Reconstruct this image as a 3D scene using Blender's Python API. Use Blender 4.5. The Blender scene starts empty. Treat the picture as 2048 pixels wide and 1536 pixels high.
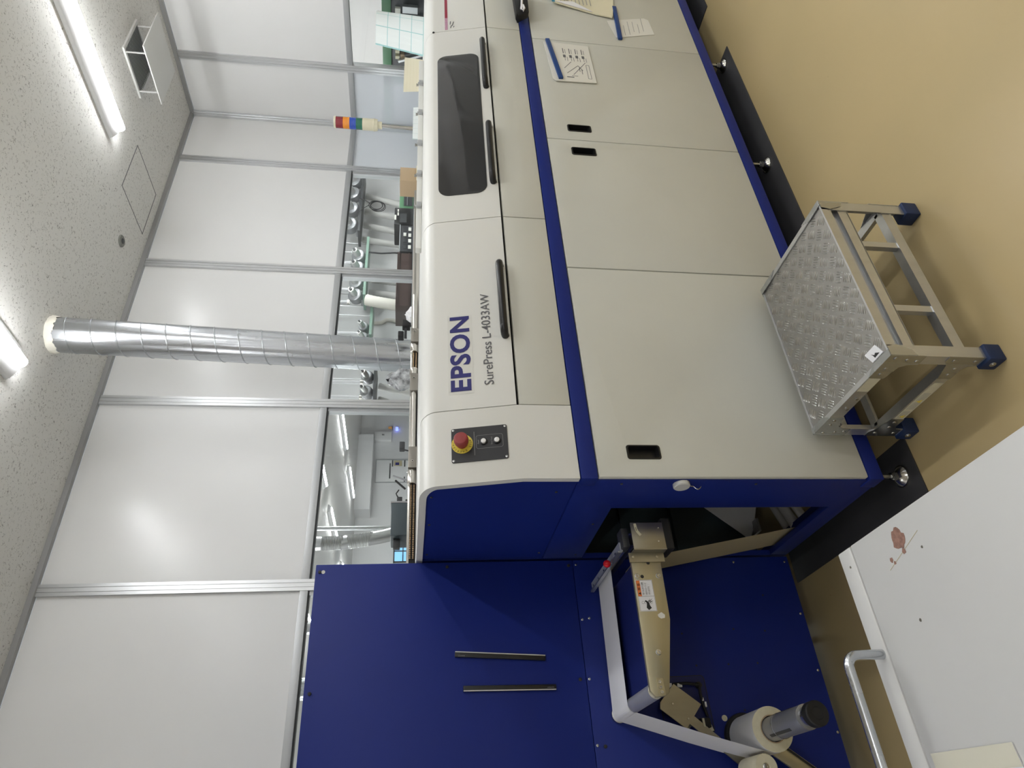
import bpy, bmesh, math, random
from mathutils import Vector, Matrix
random.seed(7)
SC = bpy.context.scene
COL = SC.collection

# ---------------------------------------------------------------- camera
F_PX, YAW, PITCH, ROLL = 1360.09, 0.60605, -0.145975, -0.020645
EYE = Vector((0, 0, 1.6))
def make_camera():
    f = Vector((math.sin(YAW)*math.cos(PITCH), math.cos(YAW)*math.cos(PITCH), math.sin(PITCH)))
    r = Vector((math.cos(YAW), -math.sin(YAW), 0)); d = f.cross(r)
    r2 = math.cos(ROLL)*r + math.sin(ROLL)*d
    d2 = -math.sin(ROLL)*r + math.cos(ROLL)*d
    cam = bpy.data.cameras.new('camera'); o = bpy.data.objects.new('camera', cam); COL.objects.link(o)
    # the photograph is a portrait picture lying on its side: its right is the world's down
    m = Matrix((d2, r2, -f)).transposed().to_4x4(); m.translation = EYE
    o.matrix_world = m
    cam.sensor_fit = 'HORIZONTAL'; cam.sensor_width = 36.0; cam.lens = F_PX/2048*36.0
    cam.clip_start = 0.05; cam.clip_end = 100
    SC.camera = o
make_camera()

# ---------------------------------------------------------------- world, exposure
w = bpy.data.worlds.new('world'); SC.world = w; w.use_nodes = True
w.node_tree.nodes['Background'].inputs[0].default_value = (0.8, 0.85, 0.9, 1)
w.node_tree.nodes['Background'].inputs[1].default_value = 0.3
vs = SC.view_settings
vs.view_transform = 'Standard'; vs.look = 'None'; vs.gamma = 1.0; vs.exposure = 0.54; vs.use_curve_mapping = False
LED = 48.0          # radiance of the ceiling LED lenses
LED_HALL = 76.0     # the lamps of the hall behind the glass
try:
    SC.cycles.use_denoising = True
    SC.cycles.max_bounces = 7; SC.cycles.diffuse_bounces = 4; SC.cycles.glossy_bounces = 3; SC.cycles.transmission_bounces = 4
    SC.cycles.use_adaptive_sampling = True; SC.cycles.adaptive_threshold = .02
except Exception:
    pass

# ---------------------------------------------------------------- materials
MATS = {}
def mat(name, col=(.5,.5,.5), rough=.5, metal=0.0, spec=.5, var=0.0, vscale=6.0, bump=0.0, bscale=80.0,
        stretch=None, emit=None, estr=0.0, trans=0.0, ior=1.45, rvar=0.0, col2=None, coat=0.0):
    m = bpy.data.materials.new(name); m.use_nodes = True
    nt = m.node_tree; N = nt.nodes; L = nt.links
    b = N['Principled BSDF']
    b.inputs['Base Color'].default_value = (*col, 1); b.inputs['Roughness'].default_value = rough
    b.inputs['Metallic'].default_value = metal; b.inputs['Specular IOR Level'].default_value = spec
    b.inputs['Transmission Weight'].default_value = trans; b.inputs['IOR'].default_value = ior
    b.inputs['Coat Weight'].default_value = coat
    if emit: b.inputs['Emission Color'].default_value = (*emit, 1); b.inputs['Emission Strength'].default_value = estr
    if var or bump or rvar:
        tc = N.new('ShaderNodeTexCoord'); mp = N.new('ShaderNodeMapping')
        if stretch: mp.inputs['Scale'].default_value = stretch
        L.new(tc.outputs['Object'], mp.inputs['Vector'])
        nz = N.new('ShaderNodeTexNoise'); nz.inputs['Scale'].default_value = vscale; nz.inputs['Detail'].default_value = 6
        L.new(mp.outputs['Vector'], nz.inputs['Vector'])
        if var:
            rp = N.new('ShaderNodeValToRGB'); rp.color_ramp.elements[0].position = .3; rp.color_ramp.elements[1].position = .7
            c2 = col2 or tuple(min(1, c*(1+var)) for c in col)
            rp.color_ramp.elements[0].color = (*[c*(1-var) for c in col], 1) if not col2 else (*col, 1)
            rp.color_ramp.elements[1].color = (*c2, 1)
            L.new(nz.outputs['Fac'], rp.inputs['Fac']); L.new(rp.outputs['Color'], b.inputs['Base Color'])
        if rvar:
            mr = N.new('ShaderNodeMapRange'); mr.inputs['From Min'].default_value = .3; mr.inputs['From Max'].default_value = .7
            mr.inputs['To Min'].default_value = max(.02, rough-rvar); mr.inputs['To Max'].default_value = min(1, rough+rvar)
            L.new(nz.outputs['Fac'], mr.inputs['Value']); L.new(mr.outputs['Result'], b.inputs['Roughness'])
        if bump:
            n2 = N.new('ShaderNodeTexNoise'); n2.inputs['Scale'].default_value = bscale; n2.inputs['Detail'].default_value = 3
            L.new(mp.outputs['Vector'], n2.inputs['Vector'])
            bp = N.new('ShaderNodeBump'); bp.inputs['Strength'].default_value = bump; bp.inputs['Distance'].default_value = .002
            L.new(n2.outputs['Fac'], bp.inputs['Height']); L.new(bp.outputs['Normal'], b.inputs['Normal'])
    MATS[name] = m
    return m
mat('panel_white', (.74,.74,.735), .27, var=.02, vscale=1.5, spec=.45)
mat('alu', (.62,.63,.64), .34, .9, var=.05, vscale=30, stretch=(1,1,.05))
mat('alu_matt', (.50,.51,.52), .5, .75)
mat('trim_grey', (.36,.36,.36), .42, .55)
mat('galv', (.54,.56,.585), .27, 1.0, var=.07, vscale=24, rvar=.05, stretch=(1,1,.06))  # lengthwise tone streaks painted in to imitate reflection streaks
mat('galv_seam', (.42,.44,.46), .35, 1.0)
mat('foam_sealant', (.78,.75,.66), .7, bump=.8, bscale=60)
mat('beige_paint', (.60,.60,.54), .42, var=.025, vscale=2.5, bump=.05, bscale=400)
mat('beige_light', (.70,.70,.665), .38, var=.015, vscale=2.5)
mat('beige_edge', (.66,.66,.66), .45)
mat('blue_paint', (.009,.022,.185), .45, var=.06, vscale=2.0, bump=.05, bscale=500, spec=.3)
mat('blue_dark', (.010,.017,.11), .42, spec=.4)
mat('black_plastic', (.012,.012,.013), .28)
mat('black_matt', (.014,.014,.015), .6)
mat('dark_grey', (.045,.047,.05), .45)
mat('slate', (.055,.075,.085), .4)
mat('panel_black', (.03,.031,.035), .45)
mat('smoked_acrylic', (.042,.042,.043), .07, spec=.55)
mat('steel', (.55,.55,.54), .25, 1.0, var=.06, vscale=20)
mat('steel_brushed', (.37,.35,.285), .36, .95, var=.05, vscale=40, stretch=(1,1,.1))
mat('gold_alu', (.52,.475,.325), .34, .8, var=.05, vscale=18, stretch=(.1,1,1))
mat('satin_steel', (.74,.74,.73), .33, .7)
mat('tread_steel', (.40,.39,.375), .42, .9, var=.05, vscale=20)
mat('floor_hall', (.50,.50,.49), .4)
mat('acrylic_bar', (.34,.36,.42), .12, spec=.6)
mat('nickel', (.58,.56,.52), .22, 1.0)
mat('block_taupe', (.30,.28,.25), .35, .8)
mat('bronze', (.30,.215,.13), .35, .9)
mat('steel_plate_dark', (.055,.054,.058), .5, .3, var=.12, vscale=5)
mat('paper_white', (.80,.80,.82), .6)
mat('paper_doc', (.76,.75,.69), .7)
mat('kraft', (.50,.44,.28), .6)
mat('core_cream', (.66,.62,.46), .6, var=.05, vscale=60)
mat('ink_black', (.02,.02,.02), .6)
mat('ink_grey', (.13,.13,.14), .6)
mat('ink_blue', (.022,.022,.16), .5)
mat('ink_mid', (.30,.30,.30), .6)
mat('orange_label', (.75,.20,.05), .5)
mat('yellow_disc', (.78,.62,.08), .45)
mat('red_button', (.30,.045,.045), .4)
mat('red_ball', (.65,.01,.02), .2)
mat('button_white', (.85,.85,.85), .3)
mat('cream_plastic', (.66,.62,.47), .4)
mat('lens_red', (.22,.005,.015), .2, spec=.6, coat=.4)
mat('lens_amber', (.75,.26,.01), .2, spec=.6, coat=.4)
mat('lens_blue', (.012,.06,.40), .2, spec=.6, coat=.4)
mat('lens_green', (.006,.12,.07), .2, spec=.6, coat=.4)
mat('rubber_blue', (.010,.026,.085), .5, var=.1, vscale=20)
mat('bar_blue', (.012,.055,.22), .35)
mat('white_enamel', (.60,.60,.585), .4, var=.025, vscale=3)
mat('rust', (.27,.15,.115), .8, var=.3, vscale=120)
mat('dirt', (.12,.11,.09), .8)
mat('cardboard', (.44,.33,.21), .75)
mat('cream_paper', (.80,.75,.56), .65)
mat('yellow_edge', (.80,.75,.35), .65)
mat('brown_crate', (.060,.035,.030), .45)
mat('green_frame', (.075,.185,.095), .5)
mat('green_glass', (.22,.33,.27), .3)
mat('hose_grey', (.56,.55,.53), .5, bump=.2, bscale=30)
mat('hose_beige', (.62,.60,.54), .5)
mat('hose_foil', (.70,.70,.71), .28, .85)
mat('machine_grey', (.34,.345,.36), .35, .6)
mat('pinkish_wall', (.62,.595,.585), .6)
mat('hall_wall', (.68,.68,.68), .55, var=.02, vscale=2)
mat('hall_ceiling', (.60,.59,.57), .6)
mat('frosted', (.58,.62,.65), .4, var=.02, vscale=1)
mat('frosted_grey', (.37,.40,.42), .35, var=.05, vscale=1)
mat('sky_pane', (.20,.45,.75), .3, emit=(.22,.50,.85), estr=.75)
mat('magenta_tape', (.30,.02,.05), .3)
mat('glitter_tape', (.62,.34,.48), .3, .4, var=.45, vscale=500)
mat('clear_bag', (.34,.35,.36), .2, var=.75, vscale=28)
mat('wire_dark', (.02,.02,.022), .5)
mat('tape_clear', (.66,.64,.53), .12)
mat('blue_cyan', (.05,.25,.38), .5)
mat('beacon_orange', (.75,.35,.08), .4)
mat('beacon_blue', (.1,.15,.9), .4, emit=(.15,.2,1), estr=2.5)
mat('light_body', (.66,.66,.66), .45)
mat('led_lens', (.9,.9,.9), .4, emit=(.97,.985,1), estr=LED)
mat('led_hall', (.9,.9,.9), .4, emit=(.97,.985,1), estr=LED_HALL)
mat('louvre_dark', (.16,.155,.17), .5)
mat('cap_grey', (.18,.18,.165), .5)

def glass_mat(name, tint=(1,1,1), refl=.10):
    m = bpy.data.materials.new(name); m.use_nodes = True
    nt = m.node_tree; N = nt.nodes; L = nt.links
    for n in list(N): N.remove(n)
    out = N.new('ShaderNodeOutputMaterial'); tr = N.new('ShaderNodeBsdfTransparent'); gl = N.new('ShaderNodeBsdfGlossy')
    lw = N.new('ShaderNodeLayerWeight'); lw.inputs['Blend'].default_value = .5; mx = N.new('ShaderNodeMixShader')
    pw = N.new('ShaderNodeMath'); pw.operation = 'POWER'; pw.inputs[1].default_value = 5; L.new(lw.outputs['Facing'], pw.inputs[0])
    fr = N.new('ShaderNodeMath'); fr.operation = 'MULTIPLY_ADD'; fr.inputs[1].default_value = .9; fr.inputs[2].default_value = .035; L.new(pw.outputs[0], fr.inputs[0])
    tr.inputs['Color'].default_value = (*tint, 1); gl.inputs['Roughness'].default_value = .02
    L.new(fr.outputs[0], mx.inputs['Fac']); L.new(tr.outputs[0], mx.inputs[1]); L.new(gl.outputs[0], mx.inputs[2])
    L.new(mx.outputs[0], out.inputs['Surface']); MATS[name] = m
glass_mat('glass', (.93,.95,.94))
glass_mat('clear_acrylic', (.78,.80,.84))
def film_mat():
    m = bpy.data.materials.new('film_glass'); m.use_nodes = True; nt = m.node_tree; N = nt.nodes; L = nt.links
    for n in list(N): N.remove(n)
    out = N.new('ShaderNodeOutputMaterial'); tr = N.new('ShaderNodeBsdfTransparent'); df = N.new('ShaderNodeBsdfDiffuse'); mx = N.new('ShaderNodeMixShader')
    tr.inputs['Color'].default_value = (.9,.93,.95,1); df.inputs['Color'].default_value = (.80,.83,.86,1); mx.inputs['Fac'].default_value = .62
    L.new(tr.outputs[0], mx.inputs[1]); L.new(df.outputs[0], mx.inputs[2]); L.new(mx.outputs[0], out.inputs['Surface']); MATS['film_glass'] = m
film_mat()

def ceiling_mat():
    m = mat('ceiling_tile', (.63,.62,.595), .85)
    nt = m.node_tree; N = nt.nodes; L = nt.links; b = N['Principled BSDF']
    tc = N.new('ShaderNodeTexCoord')
    # short worm-like fissures: thin contour bands of a distorted noise, broken up by a second noise
    n1 = N.new('ShaderNodeTexNoise'); n1.inputs['Scale'].default_value = 26; n1.inputs['Detail'].default_value = 3; n1.inputs['Distortion'].default_value = 1.6
    n2 = N.new('ShaderNodeTexNoise'); n2.inputs['Scale'].default_value = 55; n2.inputs['Detail'].default_value = 2
    for n in (n1, n2): L.new(tc.outputs['Object'], n.inputs['Vector'])
    s = N.new('ShaderNodeMath'); s.operation = 'SUBTRACT'; s.inputs[1].default_value = .5; L.new(n1.outputs['Fac'], s.inputs[0])
    a = N.new('ShaderNodeMath'); a.operation = 'ABSOLUTE'; L.new(s.outputs[0], a.inputs[0])
    c = N.new('ShaderNodeMath'); c.operation = 'LESS_THAN'; c.inputs[1].default_value = .016; L.new(a.outputs[0], c.inputs[0])
    g = N.new('ShaderNodeMath'); g.operation = 'GREATER_THAN'; g.inputs[1].default_value = .53; L.new(n2.outputs['Fac'], g.inputs[0])
    k = N.new('ShaderNodeMath'); k.operation = 'MULTIPLY'; L.new(c.outputs[0], k.inputs[0]); L.new(g.outputs[0], k.inputs[1])
    mx = N.new('ShaderNodeMix'); mx.data_type = 'RGBA'
    mx.inputs[6].default_value = (.64,.63,.605,1); mx.inputs[7].default_value = (.27,.265,.25,1)
    L.new(k.outputs[0], mx.inputs[0]); L.new(mx.outputs[2], b.inputs['Base Color'])
ceiling_mat()

def floor_mat():
    m = mat('floor_epoxy', (.46,.36,.185), .24, spec=.5)
    nt = m.node_tree; N = nt.nodes; L = nt.links; b = N['Principled BSDF']
    tc = N.new('ShaderNodeTexCoord')
    n1 = N.new('ShaderNodeTexNoise'); n1.inputs['Scale'].default_value = 1.6; n1.inputs['Detail'].default_value = 5
    n2 = N.new('ShaderNodeTexNoise'); n2.inputs['Scale'].default_value = 38; n2.inputs['Detail'].default_value = 2
    for n in (n1, n2): L.new(tc.outputs['Object'], n.inputs['Vector'])
    r1 = N.new('ShaderNodeValToRGB'); e = r1.color_ramp.elements
    e[0].position = .3; e[0].color = (.45,.355,.185,1); e[1].position = .72; e[1].color = (.485,.375,.195,1)
    L.new(n1.outputs['Fac'], r1.inputs['Fac'])
    r2 = N.new('ShaderNodeValToRGB'); e = r2.color_ramp.elements
    e[0].position = .77; e[0].color = (1,1,1,1); e[1].position = .80; e[1].color = (.6,.55,.5,1)
    L.new(n2.outputs['Fac'], r2.inputs['Fac'])
    mx = N.new('ShaderNodeMix'); mx.data_type = 'RGBA'; mx.blend_type = 'MULTIPLY'; mx.inputs[0].default_value = 1
    L.new(r1.outputs['Color'], mx.inputs[6]); L.new(r2.outputs['Color'], mx.inputs[7]); L.new(mx.outputs[2], b.inputs['Base Color'])
    mr = N.new('ShaderNodeMapRange'); mr.inputs['To Min'].default_value = .25; mr.inputs['To Max'].default_value = .33
    L.new(n1.outputs['Fac'], mr.inputs['Value']); L.new(mr.outputs['Result'], b.inputs['Roughness'])
floor_mat()

def grid_mat(name, base, line, sx, sy, wd, axis=('X','Z')):
    """ruled backing paper: printed lines on a sheet, in the sheet's own object space"""
    m = mat(name, base, .5); nt = m.node_tree; N = nt.nodes; L = nt.links; b = N['Principled BSDF']
    uv = N.new('ShaderNodeUVMap'); sp = N.new('ShaderNodeSeparateXYZ'); L.new(uv.outputs['UV'], sp.inputs[0])
    outs = []
    for ax, s in (('X', sx), ('Y', sy)):
        if not s: continue
        mu = N.new('ShaderNodeMath'); mu.operation = 'MULTIPLY'; mu.inputs[1].default_value = s; L.new(sp.outputs[ax], mu.inputs[0])
        fr = N.new('ShaderNodeMath'); fr.operation = 'FRACT'; L.new(mu.outputs[0], fr.inputs[0])
        lt = N.new('ShaderNodeMath'); lt.operation = 'LESS_THAN'; lt.inputs[1].default_value = wd; L.new(fr.outputs[0], lt.inputs[0]); outs.append(lt)
    if len(outs) == 2:
        mxm = N.new('ShaderNodeMath'); mxm.operation = 'MAXIMUM'; L.new(outs[0].outputs[0], mxm.inputs[0]); L.new(outs[1].outputs[0], mxm.inputs[1]); fin = mxm
    else: fin = outs[0]
    mx = N.new('ShaderNodeMix'); mx.data_type = 'RGBA'; mx.inputs[6].default_value = (*base,1); mx.inputs[7].default_value = (*line,1)
    L.new(fin.outputs[0], mx.inputs[0]); L.new(mx.outputs[2], b.inputs['Base Color'])
grid_mat('grid_sheet', (.80,.86,.86), (.36,.62,.63), 4, 4, .05)
grid_mat('ruled_sheet', (.80,.75,.58), (.72,.66,.46), 0, 6, .05)
grid_mat('ruled_white', (.82,.87,.87), (.62,.72,.72), 8, 0, .06)

# ---------------------------------------------------------------- mesh helpers
ORG = {}
class MB:
    """collects shapes in world coordinates; build() links them as ONE mesh object"""
    def __init__(s): s.v = []; s.f = []; s.uv = None
    def add(s, vs, fs):
        o = len(s.v); s.v += [tuple(p) for p in vs]; s.f += [tuple(i+o for i in f) for f in fs]; return s
    def box(s, x0, x1, y0, y1, z0, z1):
        return s.add([(x0,y0,z0),(x1,y0,z0),(x1,y1,z0),(x0,y1,z0),(x0,y0,z1),(x1,y0,z1),(x1,y1,z1),(x0,y1,z1)],
                     [(0,3,2,1),(4,5,6,7),(0,1,5,4),(1,2,6,5),(2,3,7,6),(3,0,4,7)])
    def obox(s, c, ax, ay, az):
        """oriented box: centre and three half-axis vectors"""
        c, ax, ay, az = map(Vector, (c, ax, ay, az))
        P = [c+i*ax+j*ay+k*az for k in (-1,1) for j in (-1,1) for i in (-1,1)]
        fs = [(0,2,3,1),(4,5,7,6),(0,1,5,4),(1,3,7,5),(3,2,6,7),(2,0,4,6)]
        if ax.cross(ay).dot(az) < 0: fs = [f[::-1] for f in fs]
        return s.add(P, fs)
    def beam(s, p0, p1, w, t, up=(0,0,1)):
        """rectangular bar from p0 to p1"""
        p0, p1 = Vector(p0), Vector(p1); d = (p1-p0); l = d.length; d.normalize()
        u = Vector(up); u = u-u.dot(d)*d
        if u.length < 1e-4: u = Vector((0,1,0)); u = u-u.dot(d)*d
        u.normalize(); n = d.cross(u)
        return s.obox((p0+p1)/2, d*l/2, n*w/2, u*t/2)
    def prism(s, poly, off):
        """closed 3-D polygon pushed along the vector off"""
        n = len(poly); off = Vector(off); a = [Vector(p) for p in poly]; b = [p+off for p in a]
        nn = sum(((a[i]).cross(a[(i+1)%n]) for i in range(n)), Vector())
        fs = [tuple(range(n))[::-1], tuple(range(n, 2*n))] + [(i,(i+1)%n,(i+1)%n+n,i+n) for i in range(n)]
        if nn.dot(off) < 0: fs = [f[::-1] for f in fs]
        return s.add(a+b, fs)
    def ring(s, c, ax, r, n, ph=0):
        ax = Vector(ax).normalized(); u = Vector((0,0,1)) if abs(ax.z) < .9 else Vector((1,0,0))
        u = (u-u.dot(ax)*ax).normalized(); w_ = ax.cross(u); c = Vector(c)
        return [c+r*(math.cos(ph+2*math.pi*i/n)*u+math.sin(ph+2*math.pi*i/n)*w_) for i in range(n)]
    def lathe(s, base, ax, prof, n=24, cap0=True, cap1=True):
        """prof: list of (distance along the axis, radius)"""
        base, ax = Vector(base), Vector(ax).normalized(); o = len(s.v); k = len(prof)
        P = []
        for d, r in prof: P += s.ring(base+ax*d, ax, max(r, 1e-5), n)
        fs = []
        for j in range(k-1):
            for i in range(n): fs.append((j*n+i, j*n+(i+1)%n, (j+1)*n+(i+1)%n, (j+1)*n+i))
        if cap0: fs.append(tuple(range(n))[::-1])
        if cap1: fs.append(tuple(range((k-1)*n, k*n)))
        return s.add(P, fs)
    def cyl(s, p0, p1, r, n=20, r2=None):
        p0, p1 = Vector(p0), Vector(p1)
        return s.lathe(p0, p1-p0, [(0,r),((p1-p0).length, r if r2 is None else r2)], n)
    def tube(s, path, r, n=10, closed=False):
        path = [Vector(p) for p in path]; m = len(path); P = []; fs = []
        u = None
        for i, p in enumerate(path):
            a = path[(i-1) % m] if closed or i else p; b = path[(i+1) % m] if closed or i < m-1 else p
            d = (b-a).normalized()
            if u is None:
                u = Vector((0,0,1)) if abs(d.z) < .9 else Vector((1,0,0))
            u = (u-u.dot(d)*d).normalized(); v_ = d.cross(u); rr = r[i] if isinstance(r, (list,tuple)) else r
            P += [p+rr*(math.cos(2*math.pi*k/n)*u+math.sin(2*math.pi*k/n)*v_) for k in range(n)]
        for i in range(m if closed else m-1):
            j = (i+1) % m
            for k in range(n): fs.append((i*n+k, i*n+(k+1)%n, j*n+(k+1)%n, j*n+k))
        if not closed: fs += [tuple(range(n))[::-1], tuple(range((m-1)*n, m*n))]
        return s.add(P, fs)
    def sphere(s, c, r, n=16, m=10, sc=(1,1,1)):
        c = Vector(c); P = []; fs = []
        for j in range(m+1):
            t = math.pi*j/m
            for i in range(n):
                a = 2*math.pi*i/n
                P.append(c+Vector((r*sc[0]*math.sin(t)*math.cos(a), r*sc[1]*math.sin(t)*math.sin(a), -r*sc[2]*math.cos(t))))
        for j in range(m):
            for i in range(n): fs.append((j*n+i, j*n+(i+1)%n, (j+1)*n+(i+1)%n, (j+1)*n+i))
        return s.add(P, fs)
    def plate_hole(s, x0, x1, z0, z1, hx0, hx1, hz0, hz1, y0, y1):
        """upright panel facing -Y with one rectangular through hole"""
        o = [(x0,z0),(x1,z0),(x1,z1),(x0,z1)]; h = [(hx0,hz0),(hx1,hz0),(hx1,hz1),(hx0,hz1)]
        P = [(a,y0,b) for a,b in o]+[(a,y0,b) for a,b in h]+[(a,y1,b) for a,b in o]+[(a,y1,b) for a,b in h]
        fs = []
        for i in range(4):
            j = (i+1) % 4
            fs += [(i,j,4+j,4+i), (8+j,8+i,12+i,12+j), (j,i,8+i,8+j), (4+i,4+j,12+j,12+i)]
        return s.add(P, fs)
    def build(s, name, m, parent=None, bevel=0.0, seg=2, smooth=None, origin=None, kind=None, label=None, uvs=None):
        org = Vector(origin) if origin is not None else (ORG.get(parent.name, Vector()) if parent else Vector())
        me = bpy.data.meshes.new(name)
        me.from_pydata([tuple(Vector(p)-org) for p in s.v], [], s.f)
        if bevel or True:
            bm = bmesh.new(); bm.from_mesh(me)
            bmesh.ops.recalc_face_normals(bm, faces=bm.faces)
            if bevel:
                es = [e for e in bm.edges if len(e.link_faces) == 2 and e.calc_face_angle(0) > .5]
                bmesh.ops.bevel(bm, geom=es, offset=bevel, segments=seg, affect='EDGES', clamp_overlap=True, profile=.5)
            bm.to_mesh(me); bm.free()
        if smooth or bevel:
            me.shade_smooth(); me.set_sharp_from_angle(angle=math.radians(smooth or 35))
        me.materials.append(MATS[m])
        o = bpy.data.objects.new(name, me); COL.objects.link(o)
        if parent: o.parent = parent; ORG[o.name] = org
        else: o.location = org; ORG[o.name] = org
        if kind: o['kind'] = kind
        if label: o['label'] = label
        return o

def tag(o, label=None, cat=None, group=None, kind=None):
    if label: o['label'] = label
    if cat: o['category'] = cat
    if group: o['group'] = group
    if kind: o['kind'] = kind
    return o
def thing(name, loc, label, cat, group=None):
    o = bpy.data.objects.new(name, None); COL.objects.link(o); o.location = loc; o.empty_display_size = .1
    ORG[o.name] = Vector(loc); return tag(o, label, cat, group)
def piece(name, proto, parent, loc):
    """another copy of a part, sharing its mesh; proto mesh is built about its own zero"""
    o = bpy.data.objects.new(name, proto); COL.objects.link(o); o.parent = parent
    o.location = Vector(loc)-ORG[parent.name]; return o
def proto_mesh(mb, name, m, **k):
    o = mb.build(name, m, **k); me = o.data; bpy.data.objects.remove(o); return me
def B(x0,x1,y0,y1,z0,z1): return MB().box(x0,x1,y0,y1,z0,z1)

def text_mb(body, width, org, u, v, height=None, bold=0.0, thick=.0006, align='fit', space=1.0):
    """flat lettering laid on a plane: org = lower left, u along the line, v up; scaled to width (and height)"""
    cu = bpy.data.curves.new('txt', 'FONT'); cu.body = body; cu.size = 1; cu.offset = bold; cu.resolution_u = 4; cu.space_character = space
    o = bpy.data.objects.new('txt', cu); COL.objects.link(o)
    bpy.context.view_layer.update()
    me = bpy.data.meshes.new_from_object(o.evaluated_get(bpy.context.evaluated_depsgraph_get()))
    bpy.data.objects.remove(o); bpy.data.curves.remove(cu)
    mb = MB()
    if len(me.vertices) == 0: return mb
    xs = [p.co.x for p in me.vertices]; ys = [p.co.y for p in me.vertices]
    x0, x1, y0, y1 = min(xs), max(xs), min(ys), max(ys)
    sx = width/(x1-x0); sy = (height/(y1-y0)) if height else sx
    u, v, org = Vector(u).normalized(), Vector(v).normalized(), Vector(org); n = u.cross(v)
    mb.add([org+u*((p.co.x-x0)*sx)+v*((p.co.y-y0)*sy)+n*thick for p in me.vertices], [tuple(p.vertices) for p in me.polygons])
    bpy.data.meshes.remove(me)
    return mb
def flat_build(mb, name, m, parent):
    """lettering: keep the faces as they are"""
    org = ORG.get(parent.name, Vector()); me = bpy.data.meshes.new(name)
    me.from_pydata([tuple(Vector(p)-org) for p in mb.v], [], mb.f); me.materials.append(MATS[m])
    o = bpy.data.objects.new(name, me); COL.objects.link(o); o.parent = parent; ORG[o.name] = org; return o

# ================================================================ THE ROOM
ZC, YW, XE = 3.567, 3.876, 5.511        # ceiling, back wall, end wall
XL, YF = -3.2, -3.4                      # the two walls behind the camera
ZT = 2.170                               # transom centre
def struct(name, mb, m, **k): return tag(mb.build(name, m, **k), kind='structure')

floor = struct('floor', B(XL-.1, XE+.05, YF-.1, YW+.05, -.12, 0), 'floor_epoxy')
struct('floor_hall', B(-4.2, 12.2, YW+.05, 13.4, -.12, 0), 'floor_hall')
struct('floor_side_hall', B(XE+.05, 12.2, -4.2, YW+.05, -.12, 0), 'floor_hall')
ceil_ = struct('ceiling', B(XL-.1, XE+.05, YF-.1, YW+.05, ZC, ZC+.1), 'ceiling_tile')
g = MB()
gx0, gx1, gy0, gy1 = 1.0*2.163*1.788, 2.408*1.788, 1.857*1.788, 2.107*1.788
t_ = .006
for a in ((gx0,gx1,gy0,gy0+t_),(gx0,gx1,gy1-t_,gy1),(gx0,gx0+t_,gy0,gy1),(gx1-t_,gx1,gy0,gy1)):
    g.box(*a, ZC-.0015, ZC+.001)
g.build('access_panel_frame', 'ink_grey', ceil_)

# --- the back wall: white panels above, glass below, aluminium posts
wb = struct('wall_back', B(XL, XE+.06, YW+.01, YW+.05, 0, .12), 'alu_matt')
posts = [4.900, 3.701, 2.500, 1.292, .090, -1.11, -2.31]
edges = [XE] + posts + [XL]
for i in range(len(edges)-1):
    x1, x0 = edges[i]-.032*(i > 0), edges[i+1]+.032
    B(x0, x1, YW+.012, YW+.045, ZT+.021, ZC-.03).build('panel', 'panel_white', wb)
    if i == 0: B(x0, x1, YW+.020, YW+.030, .12, ZT-.025).build('pane', 'film_glass', wb)
    else: B(x0, x1, YW+.022, YW+.028, .12, ZT-.025).build('pane', 'glass', wb)
    B(x0, x1, YW-.004, YW+.055, ZT-.022, ZT+.022).build('transom', 'alu_matt', wb, bevel=.002)
    if i: B(x0, x1, YW+.010, YW+.045, ZT-.031, ZT-.0225).build('glazing_bead', 'dark_grey', wb)
for x in posts:
    m = MB()
    # ribbed extrusion: three flat bands with grooves between
    for a, b in ((-.032,-.014),(-.011,.011),(.014,.032)): m.box(x+a, x+b, YW-.006, YW+.03, .0, ZC-.02)
    m.box(x-.031, x+.031, YW-.002, YW+.058, 0, ZC-.021)
    m.build('post', 'alu', wb)
    m = B(x-.034-.02, x-.0325, YW+.008, YW+.052, .12, ZT-.03)
    m.build('window_jamb', 'alu_matt', wb)
B(XL, XE, YW-.022, YW+.01, ZC-.028, ZC).build('ceiling_trim', 'trim_grey', wb)

# --- the end wall
we = struct('wall_right', B(XE+.01, XE+.05, YF, YW+.05, 0, .12), 'alu_matt')
eposts = [3.335, 2.135, .935, -.265, -1.465, -2.665]
eed = [YW] + eposts + [YF]
for i in range(len(eed)-1):
    y1, y0 = eed[i]-.032*(i > 0), eed[i+1]+.032
    B(XE+.012, XE+.045, y0, y1, ZT+.021, ZC-.03).build('panel', 'panel_white', we)
    B(XE+.022, XE+.028, y0, y1, .12, ZT).build('pane', 'glass' if i else 'film_glass', we)
    B(XE-.004, XE+.055, y0, y1, ZT-.022, ZT+.022).build('transom', 'alu_matt', we, bevel=.002)
for y in eposts:
    m = MB()
    for a, b in ((-.032,-.014),(-.011,.011),(.014,.032)): m.box(XE-.006, XE+.03, y+a, y+b, 0, ZC-.02)
    m.box(XE-.002, XE+.058, y-.031, y+.031, 0, ZC-.021)
    m.build('post', 'alu', we)
m = MB()
m.box(XE-.028, XE+.02, YW-.028, YW+.02, 0, ZC-.02); m.box(XE-.033, XE-.02, YW-.014, YW-.006, 0, ZC-.021); m.box(XE-.014, XE-.006, YW-.033, YW-.02, 0, ZC-.021)
m.build('corner_post', 'alu', we)
B(XE-.022, XE+.01, YF, YW-.022, ZC-.028, ZC).build('ceiling_trim', 'trim_grey', we)
# the two walls behind the photographer
struct('wall_left', B(XL-.1, XL, YF, YW+.05, 0, ZC), 'panel_white')
struct('wall_front', B(XL-.1, XE+.05, YF-.1, YF, 0, ZC), 'panel_white')

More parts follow.
